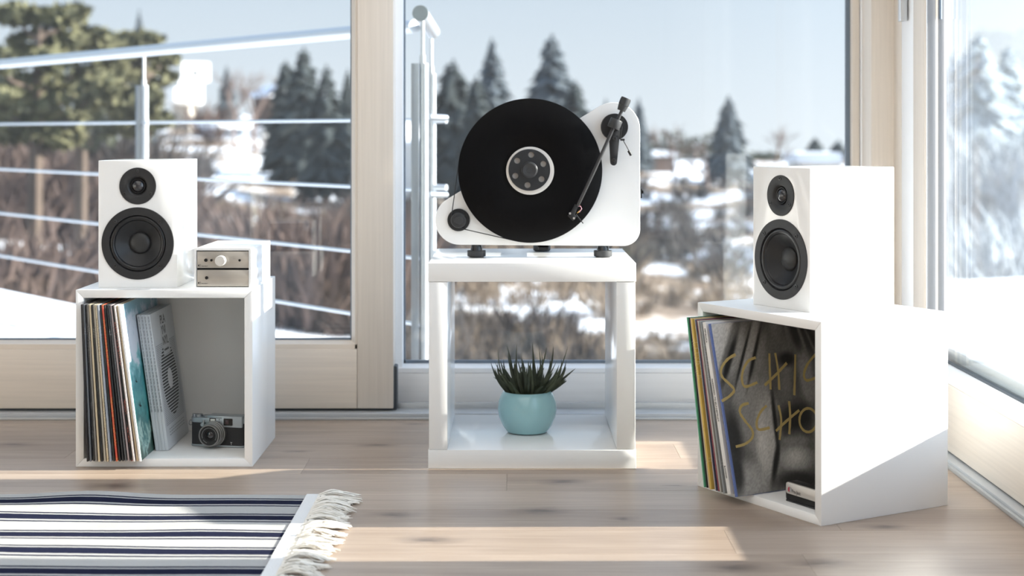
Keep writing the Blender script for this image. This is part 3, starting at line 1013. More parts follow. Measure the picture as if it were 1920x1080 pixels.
# open frame shelf in the middle
KX, KY, KW, KH, KD, KT = 0.0405, 3.1126, 0.4185, 0.4134, 0.39, 0.0375
sh = thing('open_shelf', 'white open square shelf carrying the upright record player', 'shelf', (KX, KY, 0))
WHITEK = mat('white_foil', (0.83, 0.825, 0.81), 0.16)
bobj('bottom_board', (-KW / 2, KW / 2, 0, KD, 0, KT), WHITEK, sh, 0.0008)
bobj('top_board', (-KW / 2, KW / 2, 0, KD, KH - KT, KH), WHITEK, sh, 0.0008)
bobj('side_board', (-KW / 2 + 0.0015, -KW / 2 + 0.039, 0.001, KD - 0.001, KT + 0.0006, KH - KT - 0.0006), WHITEK, sh, 0.0008)
bobj('side_board', (KW / 2 - 0.039, KW / 2 - 0.0015, 0.001, KD - 0.001, KT + 0.0006, KH - KT - 0.0006), WHITEK, sh, 0.0008)

# ------------------------------------------------------------------ loudspeakers
def ring_plate(bm, rect, holes, y=0.0, n=56):
    """flat plate (x0,x1,z0,z1) in the plane y with round holes (cx,cz,r)."""
    ed = []
    x0, x1, z0, z1 = rect
    loops = [[(x0, z0), (x1, z0), (x1, z1), (x0, z1)]] + [circle(cx, cz, r, n) for cx, cz, r in holes]
    vl = []
    for lp in loops:
        vs_ = [bm.verts.new((x, y, z)) for x, z in lp]
        vl.append(vs_)
        for i in range(len(vs_)):
            ed.append(bm.edges.new((vs_[i], vs_[(i + 1) % len(vs_)])))
    bmesh.ops.triangle_fill(bm, use_beauty=True, use_dissolve=False, edges=ed)
    return vl
CONE = mat('speaker_cone', (0.018, 0.0185, 0.020), 0.42, spec=0.35, bump=0.1, bscale=60)
SURR = mat('speaker_rubber', (0.014, 0.014, 0.015), 0.28, spec=0.4)
FRAMEB = mat('driver_frame', (0.024, 0.024, 0.025), 0.45, spec=0.35)
CAPM = mat('dust_cap', (0.030, 0.030, 0.030), 0.4, spec=0.4)
SILK = mat('silk_dome', (0.02, 0.02, 0.024), 0.12, coat=0.5)
SCREW = mat('screw_black', (0.07, 0.07, 0.072), 0.3, metal=0.8)
def speaker(label, loc, rz, wd=0.162, ht=0.261, dp=0.204):
    t = thing('loudspeaker', label, 'speaker', loc, rz)
    wz, wr, tz, trr = 0.0905, 0.0745, 0.2085, 0.038
    h = wd / 2
    bm = NB()
    vl = ring_plate(bm, (-h, h, 0, ht), [(0, wz, wr - 0.006), (0, tz, trr - 0.006)])
    o4 = vl[0]
    b4 = [bm.verts.new((v.co.x, dp, v.co.z)) for v in o4]
    for i in range(4):
        bm.faces.new((o4[i], b4[i], b4[(i + 1) % 4], o4[(i + 1) % 4]))
    bm.faces.new(b4[::-1])
    for lp in vl[1:]:
        bk = [bm.verts.new((v.co.x, 0.05, v.co.z)) for v in lp]
        n = len(lp)
        for i in range(n):
            bm.faces.new((lp[i], lp[(i + 1) % n], bk[(i + 1) % n], bk[i]))
        bm.faces.new(bk)
    bmesh.ops.recalc_face_normals(bm, faces=bm.faces)
    ed = [e for e in bm.edges if len(e.link_faces) == 2 and e.calc_face_angle(0) > 0.6 and all(abs(abs(v.co.x) - h) < 1e-5 for v in e.verts)]
    ed += [e for e in bm.edges if len(e.link_faces) == 2 and e.calc_face_angle(0) > 0.6 and e not in ed and all(min(abs(v.co.z), abs(v.co.z - ht)) < 1e-5 for v in e.verts)]
    bmesh.ops.bevel(bm, geom=ed, offset=0.0012, segments=2, profile=0.5, affect='EDGES')
    fin('cabinet', bm, WHITEG, t, recalc=False)
    # woofer
    bm = NB()
    lathe(bm, [(wr, 0.0005), (wr - 0.0005, -0.002), (0.0585, -0.0024), (0.0575, -0.0005), (0.0575, 0.004), (wr - 0.006, 0.006)], (0, 0, wz), n=72)
    wf = fin('woofer', bm, FRAMEB, t)
    bm = NB()
    roll = [(0.0576, 0.0035)] + [(0.0525 + 0.005 * math.cos(R(a)), 0.0030 - 0.0046 * math.sin(R(a))) for a in range(0, 181, 20)] + [(0.0465, 0.0040)]
    lathe(bm, roll, (0, 0, wz), n=72)
    fin('surround', bm, SURR, wf)
    bm = NB()
    lathe(bm, [(0.0470, 0.0038), (0.044, 0.0055), (0.035, 0.0125), (0.026, 0.0185), (0.0205, 0.0215)], (0, 0, wz), n=72)
    fin('cone', bm, CONE, wf)
    bm = NB()
    lathe(bm, [(0.0222, 0.0209)] + [(0.0222 * math.cos(R(a)), 0.0205 - 0.0085 * math.sin(R(a))) for a in range(0, 90, 12)] + [(0, 0.012)], (0, 0, wz), n=48)
    fin('dust_cap', bm, CAPM, wf)
    for k in range(4):
        a = R(45 + 90 * k)
        bm = NB()
        lathe(bm, [(0.0036, -0.0015), (0.0034, -0.0034), (0.0018, -0.0036), (0.0016, -0.0018), (0, -0.0018)], (0.0645 * math.cos(a), 0, wz + 0.0645 * math.sin(a)), n=16)
        fin('screw', bm, SCREW, wf)
    # tweeter
    bm = NB()
    lathe(bm, [(trr, 0.0005), (trr - 0.0005, -0.002), (0.0215, -0.0024), (0.0195, -0.0012), (0.0165, 0.0035), (0.0150, 0.0055), (trr - 0.006, 0.008)], (0, 0, tz), n=64)
    tw = fin('tweeter', bm, FRAMEB, t)
    bm = NB()
    lathe(bm, [(0.0158, 0.0065), (0.0148, 0.0010), (0.0136, 0.0012), (0.0128, 0.0050)], (0, 0, tz), n=48)
    fin('dome_surround', bm, SURR, tw)
    bm = NB()
    lathe(bm, [(0.0131 * math.cos(R(a)), 0.0048 - 0.0085 * math.sin(R(a))) for a in range(0, 90, 10)] + [(0, -0.0037)], (0, 0, tz), n=48)
    fin('dome', bm, SILK, tw)
    for k in range(3):
        a = R(90 + 120 * k)
        bm = NB()
        lathe(bm, [(0.0031, -0.0015), (0.0029, -0.0033), (0.0015, -0.0035), (0.0013, -0.0018), (0, -0.0018)], (0.031 * math.cos(a), 0, tz + 0.031 * math.sin(a)), n=16)
        fin('screw', bm, SCREW, tw)
    return t
speaker('white gloss loudspeaker on the cube with the camera, beside the small amplifier', (PX(258.3, 3.177), 3.177, LS), 0)
SA = Vector((0.5376, 2.789, 0))
speaker('white gloss loudspeaker on the cube with the grey and black sleeve', SA - UX * 0.081 + Vector((0, 0, 0.3515)), RZ)

# ------------------------------------------------------------------ amplifier sleeve with two units
YA = 3.142
ax0, ax1 = PX(364, YA), PX(470.5, YA)
aw = ax1 - ax0
ah = 0.083
am = thing('amplifier_rack', 'white sleeve with two small silver hifi units beside the loudspeaker', 'amplifier', ((ax0 + ax1) / 2, YA, LS), R(-1.0))
th = 0.0042
bm = NB()
out = rbox(-aw / 2, aw / 2, 0, ah, 0.0016, 3)
inn = rbox(-aw / 2 + th, aw / 2 - th, th, ah - th, 0.0006, 3)
def ringprism(bm, a, b, y0, y1):
    n = len(a)
    rows_ = [[bm.verts.new((p[0], y, p[1])) for p in q] for q, y in ((a, y0), (b, y0), (a, y1), (b, y1))]
    for i in range(n):
        j = (i + 1) % n
        bm.faces.new((rows_[0][i], rows_[0][j], rows_[1][j], rows_[1][i]))
        bm.faces.new((rows_[2][i], rows_[3][i], rows_[3][j], rows_[2][j]))
        bm.faces.new((rows_[0][i], rows_[2][i], rows_[2][j], rows_[0][j]))
        bm.faces.new((rows_[1][i], rows_[1][j], rows_[3][j], rows_[3][i]))
ringprism(bm, out, inn, 0, 0.225)
fin('sleeve', bm, WHITEG, am)
PANEL = mat('brushed_face_plate', (0.50, 0.465, 0.42), 0.34, metal=0.75, var=0.05, scale=(4, 300, 300))
INK = mat('black_print', (0.015, 0.015, 0.016), 0.6)
hw = aw / 2 - th - 0.0004
zmid = ah * 0.492
def unit(nm, z0, z1):
    u = bobj(nm, (-hw, hw, 0.007, 0.21, z0, z1), BLACK, am)
    bobj('face_plate', (-hw + 0.0004, hw - 0.0004, 0.002, 0.0075, z0 + 0.0013, z1 - 0.0016), PANEL, u, 0.0004)
    return u
u1 = unit('amplifier_unit', zmid + 0.0008, ah - th - 0.0004)
u2 = unit('phono_unit', th + 0.0003, zmid - 0.0002)
def disc(nm, cx, cz, r, y0, y1, m, par, n=24):
    bm = NB()
    prism(bm, circle(cx, cz, r, n), y0, y1)
    return fin(nm, bm, m, par)
pxa = lambda x: (x - 417.25) / 923.0
pza = lambda y: (543.8 - y) / 923.0
for x, y, r, par in ((385.6, 489.5, 0.0034, u1), (396, 489.5, 0.0025, u1), (449.2, 489.6, 0.0025, u1), (387, 522.5, 0.0033, u2)):
    d = disc('button' if r > 0.003 else 'indicator_light', pxa(x), pza(y), r, 0.0002, 0.003, BLACKG, par)
bm = NB()
lathe(bm, [(0.0105, 0.0022), (0.0105, -0.0135), (0.0098, -0.0145), (0, -0.0148)], (pxa(415), 0, pza(489.8)), n=40)
fin('volume_knob', bm, mat('knob_aluminium', (0.86, 0.85, 0.82), 0.3, metal=0.6), u1)
for par, y, s in ((u1, 501.5, 'Stereo Box S'), (u2, 534.2, 'Phono Box S')):
    text('lettering', s, 0.0030, INK, par, (pxa(377.4), 0.0018, pza(y)), sxx=0.78)
    bm = NB()
    prism(bm, [(pxa(370.3), pza(y - 2.0)), (pxa(373), pza(y + 0.6)), (pxa(373), pza(y - 4.6))], 0.0016, 0.0021)
    prism(bm, [(pxa(375.2), pza(y + 0.6)), (pxa(375.6), pza(y + 0.6)), (pxa(375.6), pza(y - 4.6)), (pxa(375.2), pza(y - 4.6))], 0.0016, 0.0021)
    fin('logo', bm, INK, par)
text('lettering', '1   2', 0.0022, INK, u1, (pxa(437), 0.0018, pza(487)))

# ------------------------------------------------------------------ upright record player
YT = 3.25
tt = thing('record_player', 'white upright record player with black vinyl record on the open shelf', 'record player', (KX, YT + 0.01, KH))
TO = Vector((KX, YT + 0.01, KH))
def T(x, y, Y):
    return W(x, y, Y) - TO
def circ_px(x, y, r, Y, n=40):
    c = T(x, y, Y)
    return circle(c.x, c.z, r * Y / F, n)
def ly(Y):
    return Y - TO.y
hp = hull(circ_px(862, 413, 46, YT, 64) + circ_px(1150, 242, 50, YT, 64) + circ_px(1169.5, 430.5, 30.5, YT, 64))
bm = NB()
prism(bm, hp, ly(YT), ly(YT + 0.0035))
PLW = mat('plinth_white', (0.84, 0.835, 0.82), 0.25, coat=0.2)
fin('plinth', bm, PLW, tt, 0.0006, seg=1)
bm = NB()
prism(bm, hp, ly(YT + 0.0036), ly(YT + 0.024))
fin('plinth_core', bm, mat('mdf_edge', (0.10, 0.095, 0.09), 0.7), tt)
# platter, record, clamp
YP = 3.232
c = T(994, 320, YP)
cx, cz = c.x, c.z
bm = NB()
lathe(bm, [(0, 0.016), (0.1470, 0.016), (0.1490, 0.014), (0.1490, 0.001), (0.1485, 0.0), (0, 0.0)], (cx, ly(YP), cz), n=96)
fin('platter', bm, mat('platter_black', (0.03, 0.03, 0.03), 0.3), tt)
def vinyl_mat():
    m = bpy.data.materials.new('black_vinyl')
    m.use_nodes = True
    nt = m.node_tree
    b = nt.nodes['Principled BSDF']
    b.inputs['Base Color'].default_value = (0.004, 0.004, 0.0045, 1)
    b.inputs['Roughness'].default_value = 0.30
    b.inputs['Specular IOR Level'].default_value = 0.10
    t = nd(nt, 'TexCoord')
    wv = nd(nt, 'TexWave', wave_type='RINGS', rings_direction='Y', i_Scale=130.0)
    nt.links.new(t.outputs['Object'], wv.inputs['Vector'])
    bp = nd(nt, 'Bump', i_Strength=0.12, i_Distance=0.0004)
    nt.links.new(wv.outputs['Fac'], bp.inputs['Height'])
    nt.links.new(bp.outputs[0], b.inputs['Normal'])
    return m
bm = NB()
lathe(bm, [(0, 0.002), (0.1500, 0.002), (0.1508, 0.0012), (0.1504, 0.0004), (0.147, 0.0), (0.1465, -0.0002), (0.0605, 0.0), (0.0595, 0.0003), (0.053, 0.0003), (0, 0.0003)], (0, 0, 0), n=128)
rec = fin('vinyl_record', bm, vinyl_mat(), tt, loc=(cx, ly(YP - 0.0018), cz))
disc('record_label', 0, 0, 45 * YP / F, -0.0004, 0.0004, mat('cream_label', (0.78, 0.74, 0.69), 0.6), rec, 64)
YK = YP - 0.0025
ck = T(992.5, 318.6, YK - 0.005)
bm = NB()
kr_ = 39 * YK / F
loops = [circle(0, 0, kr_, 64)] + [circle(28.6 * YK / F * math.cos(R(83 + 60 * k)), 28.6 * YK / F * math.sin(R(83 + 60 * k)), 5.6 * YK / F, 20) for k in range(6)]
def holed_disc(bm, loops, y0, y1):
    al = []
    for y in (y0, y1):
        ed, vv = [], []
        for lp in loops:
            vs_ = [bm.verts.new((x, y, z)) for x, z in lp]
            vv.append(vs_)
            for i in range(len(vs_)):
                ed.append(bm.edges.new((vs_[i], vs_[(i + 1) % len(vs_)])))
        bmesh.ops.triangle_fill(bm, use_beauty=True, use_dissolve=False, edges=ed)
        al.append(vv)
    for a, b in zip(*al):
        n = len(a)
        for i in range(n):
            bm.faces.new((a[i], a[(i + 1) % n], b[(i + 1) % n], b[i]))
holed_disc(bm, loops, -0.0085, 0.0)
fin('record_clamp', bm, mat('clamp_black', (0.022, 0.023, 0.025), 0.45, spec=0.35), tt, loc=(ck.x, ly(YK), ck.z))
bm = NB()
lathe(bm, [(0.0172, 0), (0.0172, -0.009), (0.0160, -0.0105), (0.0150, -0.0105), (0.0150, -0.022), (0.0140, -0.0235), (0.006, -0.0225), (0.0052, -0.0235), (0, -0.0235)], (0, 0, 0), n=40)
fin('clamp_knob', bm, mat('clamp_knob', (0.030, 0.031, 0.033), 0.38), tt, loc=(ck.x, ly(YK), ck.z))
# motor pulley and belt
cp = T(860, 412.5, YT - 0.004)
bm = NB()
lathe(bm, [(0.0236, 0.004), (0.0236, -0.0015), (0.0225, -0.0025), (0.0165, -0.0025), (0, -0.0025)], (cp.x, ly(YT - 0.004), cp.z), n=48)
fin('motor_plate', bm, BLACKM, tt)
bm = NB()
lathe(bm, [(0.0170, -0.002), (0.0165, -0.006), (0.0150, -0.008), (0.0150, -0.011), (0.0160, -0.013), (0.0150, -0.016), (0.0098, -0.0165), (0.0092, -0.0185), (0, -0.0188)], (cp.x, ly(YT - 0.004), cp.z), n=48)
fin('pulley', bm, DGREY, tt)
belt = hull(circle(cp.x, cp.z, 0.0158, 60) + circle(cx, cz, 0.1503, 160))
bm = NB()
yb_ = ly(3.2395)
tube(bm, [(x, yb_, z) for x, z in belt], 0.0011, 6, closed=True)
fin('belt', bm, mat('belt_rubber', (0.018, 0.018, 0.018), 0.5), tt)
# feet
YFt = YT + 0.013
for x in (893.5, 1130.5):
    X = PX(x, YFt) - TO.x
    bm = NB()
    lathe(bm, [(0, 0), (0.0150, 0.0), (0.0155, 0.0018), (0.0190, 0.0022), (0.0194, 0.004), (0.0194, 0.0135), (0.0186, 0.0145), (0, 0.0145)], (X, ly(YFt), 0), 'z', 40)
    ft = fin('foot', bm, mat('foot_rubber', (0.028, 0.029, 0.031), 0.6), tt)
    bm = NB()
    lathe(bm, [(0.0132, 0.014), (0.0105, 0.0262), (0, 0.0262)], (X, ly(YFt), 0), 'z', 16)
    fin('foot_cone', bm, BLACKG, ft, smooth=False)
Xr = PX(1016, 3.43) - TO.x
bm = NB()
lathe(bm, [(0, 0), (0.0150, 0.0), (0.0190, 0.0022), (0.0194, 0.0135), (0, 0.0145)], (Xr, ly(3.43), 0), 'z', 40)
ft = fin('foot', bm, MATS['foot_rubber'], tt)
bm = NB()
box(bm, Xr - 0.01, Xr + 0.01, ly(YT + 0.024), ly(3.44), 0.0145, 0.0265)
box(bm, Xr - 0.012, Xr + 0.012, ly(YT + 0.024), ly(YT + 0.034), 0.02, 0.08)
fin('rear_support', bm, BLACKM, tt)
# tonearm
arm = BLACK
cb = T(1152, 238, 3.236)
disc('arm_base', cb.x, cb.z, 25 * 3.236 / F, ly(3.226), ly(YT + 0.001), BLACKM, tt, 48)
ta = T(1152, 246, 3.216)
tb = T(1150.5, 304, 3.216)
bm = NB()
prism(bm, hull(circle(ta.x, ta.z, 0.0118, 32) + circle(tb.x, tb.z - 0.0, 0.0070, 24)), ly(3.213), ly(3.220))
lift = fin('lift_bracket', bm, BLACKM, tt, 0.0005)
for x, y, r in ((1152.5, 259.5, 0.0050), (1151, 300, 0.0040)):
    p = T(x, y, 3.212)
    bm = NB()
    lathe(bm, [(r, 0.0012), (r, -0.0014), (r * 0.62, -0.0016), (r * 0.55, 0.0), (0, 0.0)], (p.x, ly(3.212), p.z), n=20)
    fin('screw', bm, SCREW, lift)
bm = NB()
tube(bm, [T(1152, 240, 3.226), T(1152, 240, 3.205)], 0.0085, 20)
tube(bm, [T(1150.5, 300, 3.219), T(1150.5, 300, 3.2505)], 0.004, 12)
fin('arm_pillar', bm, BLACKM, tt)
YAx = 3.196
p_cw0, p_cw1 = T(1166.5, 204.5, YAx), T(1175.5, 185.5, YAx)
ax_dir = (p_cw1 - p_cw0).normalized()
def lathe_dir(bm, prof, p, d, n=28):
    d = d.normalized()
    u, v = frame_of(d)
    rings = []
    for r, h in prof:
        if r < 1e-6:
            rings.append([bm.verts.new(p + d * h)])
        else:
            rings.append([bm.verts.new(p + d * h + (u * math.cos(2 * PI * k / n) + v * math.sin(2 * PI * k / n)) * r) for k in range(n)])
    for a, b in zip(rings, rings[1:]):
        for k in range(n):
            k2 = (k + 1) % n
            if len(a) == 1:
                bm.faces.new((a[0], b[k], b[k2]))
            elif len(b) == 1:
                bm.faces.new((a[k2], a[k], b[0]))
            else:
                bm.faces.new((a[k], b[k], b[k2], a[k2]))
pw0 = T(1164.5, 207.5, YAx)
pw1 = T(1174.5, 184, YAx)
L_ = (pw1 - pw0).length
bm = NB()
lathe_dir(bm, [(0, 0), (0.0085, 0), (0.0102, L_ * 0.35), (0.0103, L_ * 0.42), (0.0110, L_ * 0.44), (0.0112, L_ * 0.85), (0.0102, L_), (0, L_)], pw0, pw1 - pw0)
fin('counterweight', bm, mat('counterweight', (0.030, 0.030, 0.031), 0.5, spec=0.35), tt)
bm = NB()
tube(bm, [T(1166, 207, YAx), T(1156, 230, YAx)], 0.0036, 14)
fin('counterweight_stub', bm, mat('satin_black_tube', (0.035, 0.035, 0.036), 0.3), tt)
pb0, pb1 = T(1149.5, 240.5, YAx), T(1156.5, 224.0, YAx)
bm = NB()
lathe_dir(bm, [(0, 0), (0.0122, 0), (0.0130, 0.0015), (0.0130, (pb1 - pb0).length - 0.0015), (0.0122, (pb1 - pb0).length), (0, (pb1 - pb0).length)], pb0, pb1 - pb0, 32)
bear = fin('bearing_housing', bm, mat('bearing_black', (0.034, 0.034, 0.035), 0.45, spec=0.35), tt)
bm = NB()
tube(bm, [T(1152, 238, 3.207), T(1152, 238, 3.222)], 0.007, 16)
fin('bearing_post', bm, BLACK, bear)
bm = NB()
pts = [T(1150, 240, YAx), T(1115, 318, YAx + 0.004), T(1085, 382, YAx + 0.010), T(1083.5, 386, YAx + 0.0105)]
tube(bm, pts, [0.0036, 0.0036, 0.0034, 0.0030], 16)
fin('arm_tube', bm, MATS['satin_black_tube'], tt)
YH = 3.209
bm = NB()
hs = [(1078, 383), (1084.5, 386), (1077.5, 402.5), (1081.5, 405), (1074.5, 414.5), (1064.5, 405), (1069, 400)]
prism(bm, [(T(x, y, YH).x, T(x, y, YH).z) for x, y in hs], ly(YH - 0.002), ly(YH + 0.004))
head = fin('headshell', bm, BLACK, tt, 0.0005)
bm = NB()
prism(bm, [(T(x, y, YH).x, T(x, y, YH).z) for x, y in ((1066, 405), (1072, 399), (1080, 406), (1074, 413))], ly(YH + 0.004), ly(YH + 0.018))
fin('cartridge', bm, BLACKG, head, 0.0006)
bm = NB()
tube(bm, [T(1080, 402, YH), T(1087, 411, YH - 0.001), T(1093.5, 419, YH - 0.006)], [0.0012, 0.0012, 0.0010], 8)
fin('finger_lift', bm, BLACK, head)
for x, y in ((1068.8, 400.2), (1076.2, 409.2)):
    p = T(x, y, YH - 0.002)
    disc('screw', p.x, p.z, 0.0023, ly(YH - 0.0032), ly(YH - 0.0018), mat('screw_zinc', (0.75, 0.75, 0.74), 0.3, metal=1), head, 14)
for k, (col, dx) in enumerate((((0.75, 0.12, 0.10), 0), ((0.8, 0.8, 0.8), 1.4), ((0.6, 0.35, 0.5), 2.6))):
    bm = NB()
    tube(bm, [T(1082 - dx * .4, 386.5 + dx * .3, YH), T(1088 + dx * .3, 386 + dx * .4, YH - 0.003), T(1091, 391 + dx * .5, YH - 0.001), T(1085 + dx * .5, 397 + dx * .5, YH + 0.004)], 0.0004, 6)
    fin('wire', bm, mat('wire_%d' % k, col, 0.5), head)
for dx in (0, 2.2):
    bm = NB()
    tube(bm, [T(1082 + dx, 399.5 - dx * .7, YH + 0.005), T(1085.5 + dx, 396 - dx * .7, YH + 0.003)], 0.0008, 8)
    fin('contact_pin', bm, mat('gold_pin', (0.9, 0.55, 0.15), 0.3, metal=1), head)
bm = NB()
tube(bm, [T(1166.5, 238, 3.205), T(1164.5, 250, 3.21), T(1163.5, 262, 3.214)], 0.0009, 6)
tube(bm, [T(1163, 262, 3.214), T(1171, 262, 3.214)], 0.0022, 10)
tube(bm, [T(1169, 264, 3.214), T(1179.5, 283, 3.214)], 0.0011, 6)
anti = fin('antiskating_arm', bm, BLACK, tt)
bm = NB()
tube(bm, [T(1178.5, 282.5, 3.214), T(1183.5, 291.5, 3.214)], 0.0030, 14)
fin('antiskating_weight', bm, BLACK, anti)
p = T(1202.5, 362, YT + 0.012)
bm = NB()
box(bm, p.x - 0.0015, p.x + 0.0008, ly(YT + 0.006), ly(YT + 0.018), p.z - 0.0105, p.z + 0.0105)
box(bm, p.x, p.x + 0.004, ly(YT + 0.009), ly(YT + 0.015), p.z - 0.001, p.z + 0.006)
fin('power_switch', bm, BLACKG, tt)

# ------------------------------------------------------------------ plant
YPl = 3.30
zfl = KT
pcx = PX(988.5, YPl)
pl = thing('potted_succulent', 'dark green spiky succulent in a round turquoise pot', 'plant', (pcx, YPl, zfl + 0.0002))
s_ = F / YPl
prf = []
for r, y in ((0, 832), (30, 832), (38, 830), (47, 818), (53, 803), (55.5, 788), (54, 774), (49.5, 762), (45, 755.5)):
    prf.append((r / s_, (832 - y) / s_))
prf += [(43.5 / s_, 77.3 / s_), (42.5 / s_, 75.5 / s_), (44 / s_, 66 / s_), (44 / s_, 60 / s_)]
bm = NB()
lathe(bm, prf, (0, 0, 0), 'z', 72)
fin('pot', bm, mat('turquoise_glaze', (0.31, 0.54, 0.57), 0.16, coat=0.5), pl)
bm = NB()
lathe(bm, [(45 / s_, 64 / s_), (20 / s_, 67 / s_), (0, 67.5 / s_)], (0, 0, 0), 'z', 32)
fin('soil', bm, mat('dark_soil', (0.02, 0.016, 0.012), 0.95, bump=0.6), pl)
LEAF = mat('succulent_leaf', (0.050, 0.066, 0.040), 0.5, var=0.45, scale=(60, 60, 60))
LEAF2 = mat('succulent_leaf_pale', (0.085, 0.105, 0.062), 0.5, var=0.4, scale=(60, 60, 60))
rp = random.Random(11)
def leaf(p0, p1, p2, wd, m):
    bm = NB()
    N = 8
    prev = None
    d0 = (p2 - p0)
    side = d0.cross(Vector((0, -1, 0.35)))
    if side.length < 1e-4:
        side = Vector((1, 0, 0))
    side.normalize()
    nrm = side.cross(d0).normalized()
    rows_ = []
    for i in range(N + 1):
        t = i / N
        p = p0 * (1 - t) ** 2 + p1 * 2 * t * (1 - t) + p2 * t * t
        ww = wd * (0.75 + 0.5 * t if t < 0.35 else (0.925) * (1 - (t - 0.35) / 0.65) ** 0.8) + 0.00012
        rows_.append([bm.verts.new(p - side * ww + nrm * ww * 0.35), bm.verts.new(p - nrm * ww * 0.45), bm.verts.new(p + side * ww + nrm * ww * 0.35), bm.verts.new(p + nrm * ww * 0.15)])
    for a, b in zip(rows_, rows_[1:]):
        for k in range(4):
            bm.faces.new((a[k], a[(k + 1) % 4], b[(k + 1) % 4], b[k]))
    fin('leaf', bm, m, pl)
tips = [(920, 700), (934, 675), (950, 669), (969, 662), (998, 663), (1010, 674), (1026, 669), (1038, 673), (1064, 668), (1080, 715), (1062, 698), (1060, 707), (938, 695), (957, 690), (952, 682), (1032, 694), (1053, 697), (1043, 696), (977, 686), (1000, 690), (922, 705), (927, 703), (942, 703), (967, 697), (1015, 683), (1062, 712), (990, 700), (1048, 706)]
for i in range(150):
    if i < len(tips):
        x, y = tips[i]
        tip = Vector(((x - 988.5) / s_, rp.uniform(-0.03, 0.03), (832 - y) / s_))
    else:
        a = rp.uniform(0, 2 * PI)
        rr = rp.uniform(0.008, 0.088)
        tip = Vector((rr * math.cos(a), rr * math.sin(a) * 0.85, (832 - rp.uniform(692, 742)) / s_ - rr * 0.10))
    root = Vector((tip.x * 0.42, tip.y * 0.42, 66 / s_)) + Vector((rp.uniform(-.008, .008), rp.uniform(-.008, .008), 0))
    rl = math.hypot(root.x, root.y)
    if rl > 0.033:
        root *= 0.033 / rl
        root.z = 66 / s_
    mid = (root + tip) / 2 + Vector((tip.x * 0.16 + rp.uniform(-.014, .014), tip.y * 0.12, rp.uniform(-0.008, 0.012) - 0.16 * abs(tip.x)))
    mid.z = max(mid.z, 96 / s_ if abs(mid.x) + abs(mid.y) > 0.03 else 80 / s_)
    leaf(root, mid, tip, rp.uniform(0.0022, 0.0044), LEAF if rp.random() < 0.6 else LEAF2)

# ------------------------------------------------------------------ records, magazines, camera in the left cube
LP = 0.315
def spine_mat(name, col, ink, amount=0.5, scale=500, rough=0.45):
    """a printed jacket: plain colour with rows of small print along the spine"""
    m = bpy.data.materials.new(name)
    m.use_nodes = True
    nt = m.node_tree
    b = nt.nodes['Principled BSDF']
    b.inputs['Roughness'].default_value = rough
    t = nd(nt, 'TexCoord')
    mp = nd(nt, 'Mapping')
    mp.inputs['Scale'].default_value = (700, 30, scale)
    nt.links.new(t.outputs['Object'], mp.inputs[0])
    n = nd(nt, 'TexNoise', i_Scale=1.0, i_Detail=2.0)
    nt.links.new(mp.outputs[0], n.inputs['Vector'])
    n2 = nd(nt, 'TexNoise', i_Scale=9.0, i_Detail=1.0)
    mp2 = nd(nt, 'Mapping')
    mp2.inputs['Scale'].default_value = (0.1, 0.1, 1)
    nt.links.new(t.outputs['Object'], mp2.inputs[0])
    nt.links.new(mp2.outputs[0], n2.inputs['Vector'])
    g1 = nd(nt, 'Math', operation='GREATER_THAN', i_1=0.57)
    g2 = nd(nt, 'Math', operation='GREATER_THAN', i_1=1.0 - amount)
    nt.links.new(n.outputs[0], g1.inputs[0])
    nt.links.new(n2.outputs[0], g2.inputs[0])
    mu = nd(nt, 'Math', operation='MULTIPLY')
    nt.links.new(g1.outputs[0], mu.inputs[0])
    nt.links.new(g2.outputs[0], mu.inputs[1])
    mx = nd(nt, 'Mix', data_type='RGBA')
    mx.inputs[6].default_value = (*col, 1)
    mx.inputs[7].default_value = (*ink, 1)
    nt.links.new(mu.outputs[0], mx.inputs[0])
    nt.links.new(mx.outputs[2], b.inputs['Base Color'])
    return m
SLEEVE = glass_mat('clear_sleeve', 1.45, (0.93, 0.94, 0.95))
lps = [  # colour, ink, label, clear sleeve
    ((.02, .018, .02), (.55, .55, .55), 'black record jacket with a short line of white print, against the cube wall', 0),
    ((.22, .23, .25), (.5, .5, .52), 'slate grey record jacket in a clear sleeve next to the cube wall', 1),
    ((.018, .018, .02), (.2, .2, .2), 'plain black record jacket between a slate grey and a mottled grey one', 0),
    ((.30, .28, .25), (.04, .04, .04), 'mottled grey and black record jacket beside a thin tan one', 1),
    ((.62, .50, .33), (.18, .12, .07), 'thin tan record jacket with brown print between dark jackets', 0),
    ((.02, .02, .02), (.4, .38, .3), 'thin black record jacket between a tan and a cream one', 0),
    ((.62, .56, .45), (.3, .25, .18), 'cream record jacket in a clear sleeve with a bulging top', 1),
    ((.66, .54, .36), (.30, .22, .12), 'yellowish tan record jacket beside a pale blue-grey one', 0),
    ((.48, .51, .56), (.8, .8, .82), 'pale blue-grey record jacket in a shiny clear sleeve', 1),
    ((.03, .034, .032), (.06, .06, .06), 'greenish black record jacket beside the red one', 0),
    ((.62, .09, .055), (.72, .45, .1), 'bright red record jacket among black ones', 0),
    ((.016, .016, .017), (.6, .6, .6), 'black record jacket with white print right beside the red one', 0),
    ((.025, .025, .027), (.65, .65, .65), 'black record jacket with a long row of white print, second from the red one', 0),
    ((.085, .088, .095), (.2, .2, .2), 'dark grey record jacket beside the mauve one', 0),
    ((.40, .33, .33), (.1, .08, .08), 'mauve grey record jacket with dark print', 0),
    ((.016, .016, .016), (.75, .2, .15), 'black record jacket with red and white print beside a pinkish white one', 0),
    ((.70, .62, .58), (.5, .42, .4), 'thin pinkish white record jacket', 0),
    ((.60, .49, .33), (.25, .18, .1), 'tan record jacket with brown lettering beside the white one', 0),
]
N = len(lps) + 1
